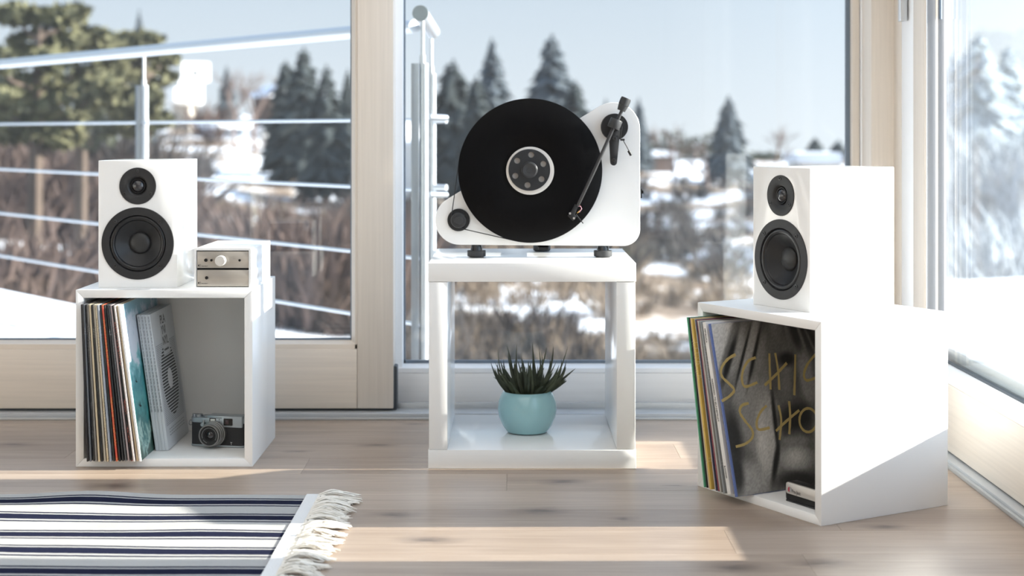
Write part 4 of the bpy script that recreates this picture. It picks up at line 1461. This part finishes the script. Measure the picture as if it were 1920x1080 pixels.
def lp_obj(name, th_, m, label, loc, tilt, group, rzz=0.0, sleeve=False, parent_loc=None):
    bm = NB()
    box(bm, 0, th_, 0, LP, 0, LP)
    o = fin(name, bm, m, None, 0.0004, seg=1)
    Mx = Matrix.Translation(loc) @ Matrix.Rotation(rzz, 4, 'Z') @ Matrix.Rotation(-tilt, 4, 'Y')
    o.matrix_world = Mx
    tag(o, label, 'record', group)
    if sleeve:
        bm = NB()
        box(bm, -0.0002, th_ + 0.0002, -0.006, LP, 0.0002, LP + 0.006)
        fin('clear_sleeve', bm, SLEEVE, o, 0.0008, smooth=False)
    return o
rl_ = random.Random(8)
zin = 0.0165
for i in range(N):
    t = i / (N - 1)
    xb = -0.8525 + (-0.7475 + 0.8525) * t
    xt = -0.8645 + (-0.7900 + 0.8645) * t
    tilt = math.asin((xb - xt) / LP)
    yf = 3.0985 + rl_.uniform(0, 0.006)
    if i < len(lps):
        col, ink, lab, sl = lps[i]
        lp_obj('record_jacket', rl_.uniform(0.0032, 0.0036), spine_mat('jacket_%d' % i, col, ink, rl_.uniform(0.42, 0.55)), lab, (xb, yf, zin + 0.0002), tilt, 'records in the left cube', sleeve=sl)
    else:
        # last jacket: white spine, turquoise sea picture on its face
        m = bpy.data.materials.new('sea_cover')
        m.use_nodes = True
        nt = m.node_tree
        b = nt.nodes['Principled BSDF']
        b.inputs['Roughness'].default_value = 0.35
        tcn = nd(nt, 'TexCoord')
        sp = nd(nt, 'SeparateXYZ')
        nt.links.new(tcn.outputs['Object'], sp.inputs[0])
        nz = nd(nt, 'TexNoise', i_Scale=22.0, i_Detail=7.0, i_Roughness=0.65, i_Distortion=0.4)
        nt.links.new(tcn.outputs['Object'], nz.inputs['Vector'])
        mr = nd(nt, 'MapRange', i_1=0.0, i_2=LP, i_3=-0.05, i_4=1.05)
        nt.links.new(sp.outputs['Z'], mr.inputs[0])
        ad = nd(nt, 'MapRange', i_1=0.3, i_2=0.7, i_3=-0.16, i_4=0.16)
        nt.links.new(nz.outputs[0], ad.inputs[0])
        sm = nd(nt, 'Math', operation='ADD')
        nt.links.new(mr.outputs[0], sm.inputs[0])
        nt.links.new(ad.outputs[0], sm.inputs[1])
        rmp = nd(nt, 'ValToRGB')
        els = rmp.color_ramp.elements
        els[0].position, els[0].color = 0.0, (0.05, 0.11, 0.09, 1)
        els[1].position, els[1].color = 1.0, (0.22, 0.42, 0.52, 1)
        for ps, cc in ((0.10, (0.45, 0.66, 0.60, 1)), (0.18, (0.03, 0.17, 0.17, 1)), (0.35, (0.10, 0.38, 0.38, 1)), (0.50, (0.05, 0.25, 0.29, 1)), (0.60, (0.22, 0.52, 0.55, 1)), (0.67, (0.66, 0.72, 0.80, 1)), (0.90, (0.66, 0.72, 0.82, 1))):
            q = els.new(ps)
            q.color = cc
        nt.links.new(sm.outputs[0], rmp.inputs[0])
        nt.links.new(rmp.outputs[0], b.inputs['Base Color'])
        o = lp_obj('record_jacket', 0.0041, mat('white_jacket', (0.82, 0.81, 0.79), 0.4), 'white record jacket with a turquoise sea picture beside the magazines', (xb, yf, zin + 0.0002), tilt, 'records in the left cube')
        bobj('cover_picture', (0.0039, 0.0043, 0.006, LP, 0.0005, LP - 0.0005), m, o)
        for bx, bz, s in ((0.045, 0.155, 0.010), (0.05, 0.105, 0.012), (0.17, 0.23, 0.009)):
            bm = NB()
            bm.faces.new([bm.verts.new((0.0045, bx + dx * s, bz + dz * s)) for dx, dz in ((-1, .3), (-.2, .1), (.2, .9), (.3, .05), (1, -.3), (.1, -.35))])
            fin('bird_print', bm, INK, o, recalc=False)

# magazines
MH, MD, MT = 0.284, 0.20, 0.0066
MAG = mat('magazine_paper', (0.56, 0.58, 0.60), 0.5)
MAGG = mat('magazine_grey_print', (0.28, 0.29, 0.31), 0.6)
MAGW = mat('magazine_white_print', (0.70, 0.71, 0.72), 0.6)
tl = math.asin(0.0390 / 0.283)
places = ('first of four, against the sea picture jacket', 'second of four, next to the one against the sea picture jacket', 'third of four, touching the one that shows the striped disc', 'showing its striped disc cover, outermost of four')
spine_txt = None
for i in range(4):
    xb = -0.7385 + i * (MT + 0.0001) / math.cos(tl)
    bm = NB()
    box(bm, 0, MT, 0, MD, 0, MH)
    o = fin('magazine', bm, MAG, None, 0.0006)
    o.matrix_world = Matrix.Translation((xb, 3.205 + 0.001 * (i % 2), zin + 0.0003)) @ Matrix.Rotation(-tl, 4, 'Y')
    tag(o, 'grey magazine ' + places[i], 'magazine', 'magazines in the left cube')
    if spine_txt is None:
        spine_txt = text('spine_lettering', 'PLAY VINYL   ' * 14, 0.0038, INK, o, (MT * 0.30, -0.0002, MH - 0.004), (PI / 2, PI / 2, 0), sxx=0.62)
    else:
        q = spine_txt.copy()
        C.objects.link(q)
        q.parent = o
    if i == 3:
        # cover: title block, striped disc with pale oval, small print
        xo = MT + 0.0002
        for k, s in enumerate(('PLA', 'YVI', 'NYL')):
            text('cover_lettering', s, 0.0265, INK, o, (xo + 0.0004, 0.077, MH - 0.030 - 0.0225 * k), (PI / 2, 0, PI / 2), sxx=1.0, ext=0.0001)
        text('cover_lettering', 'THE MAGAZINE', 0.006, INK, o, (xo + 0.0004, 0.080, MH - 0.088), (PI / 2, 0, PI / 2), sxx=0.95, ext=0.0001)
        def flat(nm, poly, dx, m):
            bm = NB()
            bm.faces.new([bm.verts.new((xo + dx, y, z)) for y, z in poly])
            return fin(nm, bm, m, o, recalc=False)
        flat('cover_title_box', [(0.073, MH - 0.096), (0.134, MH - 0.096), (0.134, MH - 0.02), (0.073, MH - 0.02)], 0.0002, MAG)
        cy_, cz_, ra, rb = 0.098, 0.136, 0.070, 0.076
        bm = NB()
        for k in range(24):
            z0 = cz_ - rb + (k + 0.1) * 2 * rb / 24
            z1 = z0 + 1.15 * rb / 24
            h0 = ra * math.sqrt(max(0, 1 - ((z0 - cz_) / rb) ** 2))
            h1 = ra * math.sqrt(max(0, 1 - ((z1 - cz_) / rb) ** 2))
            if max(h0, h1) < 0.003:
                continue
            bm.faces.new([bm.verts.new((xo + 0.0001, y, z)) for y, z in ((cy_ - h0, z0), (cy_ + h0, z0), (cy_ + h1, z1), (cy_ - h1, z1))])
        fin('cover_disc_print', bm, INK, o, recalc=False)
        bm = NB()
        for k in range(52):
            z0 = 0.048 + k * 0.0036
            for ya, yb2 in ((0.012, 0.186),):
                if z0 < 0.216:
                    dz = (z0 - cz_) / rb
                    hh = ra * math.sqrt(1 - dz * dz) + 0.003 if abs(dz) < 1 else 0
                    for q0, q1 in ((ya, cy_ - hh), (cy_ + hh, yb2)) if hh else ((ya, yb2),):
                        if q1 - q0 > 0.002:
                            bm.faces.new([bm.verts.new((xo + 0.00005, y, z)) for y, z in ((q0, z0), (q1, z0), (q1, z0 + 0.0014), (q0, z0 + 0.0014))])
        fin('cover_line_print', bm, MAGG, o, recalc=False)
        flat('cover_oval_print', [(cy_ + 0.021 * math.cos(2 * PI * k / 28), cz_ + 0.022 * math.sin(2 * PI * k / 28)) for k in range(28)], 0.0003, MAGW)
        bm = NB()
        for k in range(3):
            z0 = 0.037 - k * 0.006
            for q in range(9):
                y0 = 0.03 + q * 0.016
                bm.faces.new([bm.verts.new((xo + 0.00005, y, z)) for y, z in ((y0, z0), (y0 + 0.012, z0), (y0 + 0.012, z0 + 0.0018), (y0, z0 + 0.0018))])
        fin('cover_small_print', bm, MAGG, o, recalc=False)

# compact camera
cw, chh = 0.1215, 0.066
ccx = PX(405.5, 3.24)
ca = thing('compact_camera', 'black and silver compact film-style camera in the cube', 'camera', (ccx, 3.243, zin + 0.0003), R(-12.6))
SILV = mat('camera_silver', (0.36, 0.40, 0.43), 0.36, metal=0.7)
LEATH = mat('camera_leather', (0.016, 0.016, 0.018), 0.6, bump=0.5, bscale=900)
def cam_body(z0, z1, inset, dep):
    h = cw / 2 - inset
    pts = []
    for cxx, cyy, a0 in ((h - 0.012, 0.012 + inset, 270), (h - 0.012, dep - 0.012 - inset, 0), (-h + 0.012, dep - 0.012 - inset, 90), (-h + 0.012, 0.012 + inset, 180)):
        for k in range(7):
            a = R(a0 + 15 * k)
            pts.append((cxx + 0.012 * math.cos(a), cyy + 0.012 * math.sin(a)))
    bm = NB()
    prism_z(bm, pts, z0, z1)
    return bm
fin('base_plate', cam_body(0, 0.0042, 0, 0.034), SILV, ca, 0.0006)
fin('body', cam_body(0.004, 0.0505, 0.0006, 0.034), LEATH, ca)
fin('top_plate', cam_body(0.0500, 0.0600, 0, 0.034), SILV, ca, 0.0008)
tp = bobj('viewfinder_hump', (-0.0215, cw / 2 - 0.004, 0.0, 0.03, 0.0595, 0.0655), SILV, ca, 0.0012)
bm = NB()
prism(bm, rbox(0.012, cw / 2 - 0.0035, 0.0425, 0.0635, 0.0012), -0.0012, 0.012)
fin('viewfinder_front', bm, SILV, ca, 0.0006)
bm = NB()
prism(bm, rbox(0.0165, 0.0365, 0.0465, 0.0610, 0.0015), -0.0022, 0.003)
vf = fin('viewfinder_window', bm, BLACKG, ca)
bobj('viewfinder_lens', (0.0205, 0.028, -0.0026, 0.0, 0.0495, 0.0580), mat('vf_glass', (0.05, 0.03, 0.035), 0.05), vf, 0.0005)
bm = NB()
prism(bm, rbox(-0.0155, -0.0015, 0.0525, 0.0600, 0.001), -0.0010, 0.004)
fl = fin('flash_frame', bm, BLACKG, ca)
bobj('flash_tube', (-0.0135, -0.0030, -0.0015, 0.0, 0.0537, 0.0588), mat('flash_window', (0.75, 0.76, 0.72), 0.15), fl, 0.0006)
for z in (0.0530, 0.0580):
    disc('sensor_dot', 0.0060, z, 0.0010, -0.0006, 0.003, BLACK, ca, 10)
bm = NB()
lathe(bm, [(0, -0.0050), (0.0035, -0.0048), (0.0042, -0.0040), (0.0042, 0.002), (0, 0.002)], (-0.0305, 0, 0.0465), n=24)
lv = fin('selector_knob', bm, SILV, ca)
bobj('selector_lever', (-0.0328, -0.0270, -0.0025, 0.001, 0.0490, 0.0565), STEELD, lv, 0.0008)
for x, r, hh, y in ((-0.047, 0.0085, 0.0050, 0.016), (-0.028, 0.0095, 0.0038, 0.016), (-0.055, 0.004, 0.006, 0.012)):
    bm = NB()
    lathe(bm, [(r, 0.0595), (r, 0.0600 + hh), (r * 0.85, 0.0604 + hh), (0, 0.0604 + hh)], (x, y, 0), 'z', 28)
    fin('top_dial', bm, STEELD, ca)
lx, lz = -0.0055, 0.0285
bm = NB()
lathe(bm, [(0.0268, 0.001), (0.0268, -0.006), (0.0250, -0.0065), (0.0250, -0.012), (0.0240, -0.0125), (0.0240, -0.018), (0.0228, -0.0185), (0.0228, -0.0265), (0.0222, -0.0280), (0.0206, -0.0280), (0.0202, -0.0262)], (lx, 0, lz), n=64)
ln = fin('lens_barrel', bm, mat('lens_silver', (0.26, 0.26, 0.26), 0.35, metal=0.7), ca)
bm = NB()
lathe(bm, [(0.0204, -0.0264), (0.0120, -0.0235), (0.0110, -0.0240), (0.0095, -0.0215), (0.0080, -0.0215)], (lx, 0, lz), n=48)
fin('lens_ring', bm, BLACKM, ln)
bm = NB()
lathe(bm, [(0.0085 * math.cos(R(a)), -0.0195 - 0.0030 * math.sin(R(a))) for a in range(0, 90, 15)] + [(0, -0.0225)], (lx, 0, lz), n=32)
fin('lens_glass', bm, mat('lens_glass', (0.01, 0.01, 0.014), 0.03, coat=1.0), ln)
bm = NB()
for k in range(46):
    a = R(-30 + k * 6.2)
    if 200 < math.degrees(a) < 214:
        continue
    u = Vector((math.cos(a), 0, math.sin(a)))
    v = Vector((-math.sin(a), 0, math.cos(a)))
    c0 = Vector((lx, -0.0258, lz)) + u * 0.0160
    bm.faces.new([bm.verts.new(c0 + u * du + v * dv) for du, dv in ((-.0006, -.0005), (-.0006, .0005), (.0006, .0005), (.0006, -.0005))])
fin('lens_engraving', bm, mat('engraving', (0.32, 0.32, 0.32), 0.5), ln)
text('lettering', 'T', 0.0075, mat('camera_mark', (0.7, 0.7, 0.7), 0.4), ca, (0.0330, -0.0002, 0.0065), align='CENTER', ext=0.0002)
for sgn in (-1, 1):
    bm = NB()
    q = [(sgn * (cw / 2 + 0.0035 + 0.0035 * math.cos(2 * PI * k / 18)), 0.014 + 0.002 * math.sin(4 * PI * k / 18), 0.047 + 0.0055 * math.sin(2 * PI * k / 18)) for k in range(18)]
    tube(bm, q, 0.0008, 6, closed=True)
    fin('strap_ring', bm, STEELD, ca)

# ------------------------------------------------------------------ records and brush in the right cube
rg = 'records in the right cube'
rlist = [
    ((.10, .36, .20), (.08, .3, .16), 'green edged record jacket at the outside of the leaning row', .0035, 0),
    ((.02, .022, .025), (.1, .1, .1), 'thin black record jacket between a green and a tan one', .0022, 0),
    ((.52, .43, .33), (.12, .09, .07), 'tan record jacket with dark print beside the yellow one', .0042, 0),
    ((.66, .45, .10), (.75, .6, .25), 'golden yellow record jacket', .0048, 0),
    ((.50, .45, .40), (.15, .13, .12), 'warm grey record jacket with dark print beside the yellow one', .0034, 0),
    ((.03, .03, .08), (.05, .05, .1), 'thin navy record jacket beside the dark red one', .0026, 0),
    ((.28, .02, .04), (.32, .04, .06), 'dark red record jacket', .0040, 0),
    ((.55, .52, .46), (.45, .42, .38), 'cream grey record jacket in a clear sleeve', .0045, 1),
    ((.26, .27, .27), (.4, .4, .4), 'mid grey mottled record jacket beside the thick white one', .0046, 0),
]
aB = [-0.101, -0.0955, -0.0895, -0.0815, -0.0735, -0.0670, -0.0615, -0.0530, -0.0430]
z_r = zin + 0.0002
def to_right(a, b, z):
    return RM + UX * a + UY * b + Vector((0, 0, z))
for (col, ink, lab, th_, sl), a in zip(rlist, aB):
    t = (a + 0.101) / (0.101 - 0.0085)
    top = -0.1545 + t * (0.1545 - 0.0905)
    tilt = math.asin((a - top) / LP)
    lp_obj('record_jacket', th_, spine_mat('jacket_r_' + lab[:9], col, ink, 0.5), lab, to_right(a, -0.040 + rl_.uniform(-.003, .003), z_r), tilt, rg, RZ, sl)
# thick white box set
a, top = -0.0325, -0.1080
tilt = math.asin((a - top) / LP)
wb = lp_obj('record_jacket', 0.0100, mat('white_box_set', (0.74, 0.72, 0.69), 0.45), 'thick white boxed record with black lettering on its edge', to_right(a, -0.040, z_r), tilt, rg, RZ)
for s, z, sz in (('METALLICA', LP - 0.012, 0.0062), ('HARDWIRED...TO SELF-DESTRUCT', LP - 0.105, 0.0062), ('BLACKENED', 0.052, 0.0050)):
    text('lettering', s, sz, INK, wb, (0.0030, -0.0004, z), (PI / 2, PI / 2, 0), sxx=0.82)
# outermost sleeve: blue spine, monochrome cover with gold brush letters
a, top = -0.0105, -0.0905
tilt = math.asin((a - top) / LP)
CT = 0.0036
bl = lp_obj('record_jacket', CT, mat('blue_spine', (0.12, 0.17, 0.38), 0.45), 'grey and black monochrome record sleeve with gold brush lettering and blue spine', to_right(a, -0.040, z_r), tilt, rg, RZ)
Mc = bl.matrix_world.copy()
Mi = Mc.inverted()
eye = Vector((0, 0, EYE))
def cover_pt(x, y, lift=0.0):
    d = Vector(((x - 960) / F, 1.0, -(y - HY) / F))
    o_, dl = Mi @ eye, (Mi.to_3x3() @ d)
    k = (CT + lift - o_.x) / dl.x
    return o_ + dl * k
def cover_px(p):
    q = Mc @ p
    return 960 + F * q.x / q.y, HY + F * (EYE - q.z) / q.y
def sstep(a, b, x):
    t = min(1, max(0, (x - a) / (b - a)))
    return t * t * (3 - 2 * t)
def blob(x, y, cx, cy, rx, ry, rot=0.0, soft=0.5):
    c, s = math.cos(R(rot)), math.sin(R(rot))
    dx, dy = x - cx, y - cy
    u, v = (dx * c + dy * s) / rx, (-dx * s + dy * c) / ry
    return 1 - sstep(1 - soft, 1 + soft, math.hypot(u, v))
def grey(x, y):
    """abstract soft grey folds of the monochrome print, in the small frame the strokes below use"""
    g = 0.17 + 0.05 * math.sin(x * 0.06) * math.sin(y * 0.011 + 1)
    g = g + (0.46 - g) * (1 - sstep(-12, 10, x - (240 - (y - 95) * 0.30 if y < 345 else -200)))   # plain ground
    for cx_, cy_, rx, ry, ro, val in ((262, 230, 24, 150, 14, .30), (320, 215, 26, 150, 14, .34), (372, 260, 20, 120, 10, .24), (300, 420, 60, 90, 10, .28), (405, 640, 58, 210, -4, .44), (330, 560, 70, 120, 10, .28), (330, 850, 70, 90, 0, .34), (610, 400, 34, 190, -14, .30), (655, 560, 22, 160, -8, .26), (545, 740, 75, 60, 0, .40), (545, 660, 70, 26, 0, .26), ):
        g = g + (val - g) * blob(x, y, cx_, cy_, rx, ry, ro, 0.5)
    for cx_, cy_, rx, ry, ro, val in ((291, 250, 7, 160, 14, .02), (345, 250, 8, 150, 12, .02), (225, 270, 14, 130, 16, .02), (500, 265, 40, 34, 0, .03), (548, 545, 92, 70, -24, .030), (445, 560, 10, 160, -6, .02), (450, 760, 14, 110, 8, .02), (245, 640, 40, 130, -8, .05), (265, 820, 30, 90, -8, .06), (560, 850, 110, 44, 0, .05), (600, 150, 40, 110, -24, .06), (540, 140, 20, 90, -16, .05)):
        g = g + (val - g) * blob(x, y, cx_, cy_, rx, ry, ro, 0.55)
    for cx_, cy_, rx, ry, ro, val in ((545, 735, 30, 26, 0, .52), (385, 640, 26, 120, -4, .52), (575, 170, 6, 90, -20, .22), (620, 190, 5, 90, -24, .2), (500, 130, 6, 60, -10, .2)):
        g = g + (val - g) * blob(x, y, cx_, cy_, rx, ry, ro, 0.7) * 0.85
    return g
NG = 110
bm = NB()
col_l = bm.verts.layers.float_color.new('print')
rg_ = random.Random(3)
grid = []
for i in range(NG + 1):
    rw = []
    for j in range(NG + 1):
        p = Vector((CT + 0.0002, 0.004 + (LP - 0.0045) * i / NG, 0.0005 + (LP - 0.001) * j / NG))
        v = bm.verts.new(p)
        x, y = cover_px(p)
        g = max(0.01, grey((x - 1280) * 2.571, (y - 570) * 2.571) * (1 + rg_.uniform(-.13, .13)))
        g = max(0.008, 1.45 * g ** 1.32)
        v[col_l] = (g, g * 0.97, g * 0.91, 1)
        rw.append(v)
    grid.append(rw)
for i in range(NG):
    for j in range(NG):
        bm.faces.new((grid[i][j], grid[i + 1][j], grid[i + 1][j + 1], grid[i][j + 1]))
mc_ = bpy.data.materials.new('monochrome_print')
mc_.use_nodes = True
at = nd(mc_.node_tree, 'Attribute', attribute_name='print')
mc_.node_tree.links.new(at.outputs['Color'], mc_.node_tree.nodes['Principled BSDF'].inputs['Base Color'])
mc_.node_tree.nodes['Principled BSDF'].inputs['Roughness'].default_value = 0.5
fin('cover_picture', bm, mc_, bl, recalc=False)
strokes = [
    [(255, 243), (215, 268), (187, 310), (190, 350), (225, 385), (248, 415), (225, 445), (188, 468)],
    [(352, 258), (316, 275), (291, 320), (286, 368), (303, 398), (360, 378)],
    [(418, 238), (420, 320), (424, 412)], [(446, 236), (460, 320), (466, 414)], [(502, 284), (450, 340), (395, 392)],
    [(543, 243), (541, 340), (538, 440)],
    [(640, 243), (602, 290), (585, 338), (598, 368), (652, 352)],
    [(318, 478), (285, 490), (276, 522), (302, 565), (335, 608), (335, 645), (302, 674), (256, 688)],
    [(405, 490), (376, 520), (357, 570), (367, 605), (420, 596)],
    [(462, 488), (475, 560), (467, 655)], [(513, 468), (518, 540), (514, 628)], [(562, 512), (505, 560), (450, 612)],
    [(605 + 42 * math.cos(a_), 560 + 57 * math.sin(a_)) for a_ in [2 * PI * k / 20 for k in range(21)]],
]
GOLD = mat('gold_ink', (0.52, 0.39, 0.15), 0.45, metal=0.2)
def smooth_line(p, n=6):
    out_ = []
    for i in range(len(p) - 1):
        p0, p1, p2, p3 = p[max(i - 1, 0)], p[i], p[i + 1], p[min(i + 2, len(p) - 1)]
        for k in range(n):
            t = k / n
            out_.append(tuple(0.5 * ((2 * b_) + (c_ - a_) * t + (2 * a_ - 5 * b_ + 4 * c_ - d_) * t * t + (3 * b_ - a_ - 3 * c_ + d_) * t ** 3) for a_, b_, c_, d_ in zip(p0, p1, p2, p3)))
    return out_ + [p[-1]]
for st in strokes:
    ln_ = [cover_pt(1280 + x / 2.571, 570 + y / 2.571, 0.0004) for x, y in smooth_line(st)]
    bm = NB()
    pr = None
    for i, p in enumerate(ln_):
        d = ln_[min(i + 1, len(ln_) - 1)] - ln_[max(i - 1, 0)]
        nrm = Vector((0, -d.z, d.y)).normalized() * (0.0025 + rg_.uniform(-.0004, .0004))
        cur = (bm.verts.new(p - nrm), bm.verts.new(p + nrm))
        if pr:
            bm.faces.new((pr[0], cur[0], cur[1], pr[1]))
        pr = cur
    fin('cover_lettering', bm, GOLD, bl)

# record brush
br = thing('record_brush', 'silver and black record cleaning brush lying in the cube by the sleeve', 'brush', to_right(0.0520, 0.0215, z_r), RZ)
def ubox(x0, x1, z0, z1, r):
    return rbox(x0, x1, z0, z1, r, 6)
bm = NB()
prism(bm, rbox(0, 0.104, 0, 0.035, 0.007), 0.004, 0.026)
fin('holder', bm, BLACK, br, 0.0008)
bm = NB()
prism(bm, rbox(0.005, 0.100, 0.0145, 0.0345, 0.0045), 0.0, 0.020)
pt = fin('grip', bm, mat('brush_silver', (0.58, 0.55, 0.51), 0.38, metal=0.45), br, 0.0008)
bobj('bristles', (0.0055, 0.0995, 0.0025, 0.018, 0.0035, 0.0146), mat('bristle_black', (0.012, 0.012, 0.012), 0.9, bump=0.8, bscale=1500), br)
bobj('holder_lip', (0.004, 0.1, 0.001, 0.006, 0.0, 0.0030), BLACK, br, 0.0006)
text('lettering', 'Pro-Ject', 0.0092, mat('grey_print', (0.10, 0.09, 0.085), 0.5), pt, (0.0215, -0.0003, 0.0178), sxx=0.78)
def half(nm, a0, a1, m, cx_, cz_, r):
    bm = NB()
    pts_ = [(cx_ + r * math.cos(R(a)), cz_ + r * math.sin(R(a))) for a in range(a0, a1 + 1, 15)]
    prism(bm, pts_, -0.0004, 0.0004)
    fin(nm, bm, m, pt)
half('logo', 95, 265, mat('logo_red', (0.40, 0.03, 0.06), 0.5), 0.0158, 0.0225, 0.0048)
half('logo', -85, 85, mat('logo_grey', (0.32, 0.31, 0.31), 0.5), 0.0162, 0.0225, 0.0048)

# ------------------------------------------------------------------ rug
RX1 = -0.352
rug_y1, rug_y0 = YF(927.5, 0.005), 1.75
cent = [YF(y, 0.005) for y in (941.5, 970.5, 1002, 1034.5, 1071)]
step = (cent[0] - cent[-1]) / 4
while cent[-1] > rug_y0:
    cent.append(cent[-1] - step)
def rug_z(x, y):
    fade = sstep(0, 0.25, RX1 - x)
    b = 0.0
    for cx_, cy_, rx, ry, h_ in ((-0.78, 2.86, 0.10, 0.10, 0.010), (-0.98, 2.72, 0.16, 0.06, 0.006), (-0.70, 2.50, .15, .05, .004), (-0.92, 2.48, 0.10, 0.06, 0.008), (-1.15, 2.82, .15, .05, .005), (-0.5, 2.62, .12, .05, .003)):
        b += h_ * math.exp(-((x - cx_) / rx) ** 2 - ((y - cy_) / ry) ** 2)
    return 0.0042 + fade * (b * 0.8 + 0.0008 * (1 + math.sin(x * 9 + y * 4)))
NAVY, CREAM = (0.030, 0.034, 0.075), (0.71, 0.70, 0.68)
rug = thing('rug', 'cream cotton rug with navy stripes and a knotted fringe', 'rug', (RX1, 2.3, 0))
ysl = [rug_y0]
edges = []
for c0 in cent:
    for d0, d1 in ((-0.0305, -0.0235), (-0.0150, 0.0150), (0.0215, 0.0290)):
        edges.append((c0 + d0, c0 + d1))
def is_navy(y):
    return any(a_ <= y <= b_ for a_, b_ in edges)
ylines = set([rug_y0, rug_y1])
for a_, b_ in edges:
    ylines.update((a_, b_))
ylines = sorted(y for y in ylines if rug_y0 <= y <= rug_y1)
fineY = []
for a_, b_ in zip(ylines, ylines[1:]):
    n = max(1, int((b_ - a_) / 0.012))
    fineY += [a_ + (b_ - a_) * k / n for k in range(n)]
fineY.append(ylines[-1])
bm = NB()
cl = bm.faces.layers.int.new('navy')
xsr = [RX1 - 0.028 - 0.012 * k for k in range(0, 110)]
gv = []
for i, x in enumerate(xsr):
    gv.append([bm.verts.new((x - RX1, y + 0.0003 * (-1) ** i + 0.0006 * math.sin(x * 23) - 2.3, rug_z(x, y))) for k, y in enumerate(fineY)])
nav_faces = []
for i in range(len(xsr) - 1):
    for k in range(len(fineY) - 1):
        f = bm.faces.new((gv[i][k], gv[i][k + 1], gv[i + 1][k + 1], gv[i + 1][k]))
        f.material_index = 1 if is_navy((fineY[k] + fineY[k + 1]) / 2) else 0
RUGC = mat('rug_cream', CREAM, 0.95, spec=0.1, var=0.06, scale=(300, 300, 300), bump=0.6, bscale=420)
RUGN = mat('rug_navy', NAVY, 0.95, spec=0.1, var=0.2, scale=(300, 300, 300), bump=0.6, bscale=420)
bmesh.ops.solidify(bm, geom=list(bm.faces), thickness=0.003)
ro = fin('woven_field', bm, RUGC, rug)
ro.data.materials.append(RUGN)
bm = NB()
g2 = []
for x in (RX1 - 0.0285, RX1 - 0.022, RX1 - 0.015, RX1 - 0.008, RX1 - 0.002, RX1):
    g2.append([bm.verts.new((x - RX1, y - 2.3, rug_z(x, y) + (0.0022 if x < RX1 - 0.001 else -0.003))) for y in fineY])
for a_, b_ in zip(g2, g2[1:]):
    for k in range(len(fineY) - 1):
        bm.faces.new((a_[k], b_[k], b_[k + 1], a_[k + 1]))
fin('hem', bm, RUGC, rug)
bm = NB()
rf = random.Random(21)
y = rug_y1 - 0.004
while y > rug_y0:
    L0 = rf.uniform(0.048, 0.075)
    dr = rf.uniform(-0.014, 0.014)
    lift = rf.uniform(0.004, 0.014)
    for s in range(13):
        yy = y + rf.uniform(-0.005, 0.005)
        e1 = Vector((L0 * rf.uniform(0.8, 1.08), yy + dr * 1.2 + rf.uniform(-.008, .008) - 2.3, rf.uniform(0.0018, 0.005)))
        p0 = Vector((-0.006, y + rf.uniform(-.003, .003) - 2.3, 0.006))
        p1 = Vector((L0 * 0.30, y + dr * 0.3 + rf.uniform(-.004, .004) - 2.3, 0.004 + lift * rf.uniform(.5, 1)))
        p2 = Vector((L0 * 0.65, yy + dr * 0.8 + rf.uniform(-.006, .006) - 2.3, 0.0035 + lift * rf.uniform(.1, .8)))
        pts = [p0, p1, p2, e1]
        cv = []
        for q in smooth_line([tuple(p) for p in pts], 3):
            cv.append(Vector((q[0], q[1], max(q[2], 0.0013))))
        tube(bm, cv, [0.0011] * (len(cv) - 1) + [0.0006], 5)
    # knot
    p = Vector((0.004, y - 2.3, 0.0055))
    tube(bm, [p + Vector((-.004, 0, 0)), p + Vector((-.002, 0, 0)), p + Vector((.003, 0, 0)), p + Vector((.006, 0, 0))], [0.001, 0.0042, 0.0042, 0.001], 8)
    y -= rf.uniform(0.0085, 0.0125)
fr = fin('fringe', bm, mat('fringe_cotton', (0.76, 0.72, 0.65), 0.9, spec=0.1), rug)
tag(fr, kind='stuff')
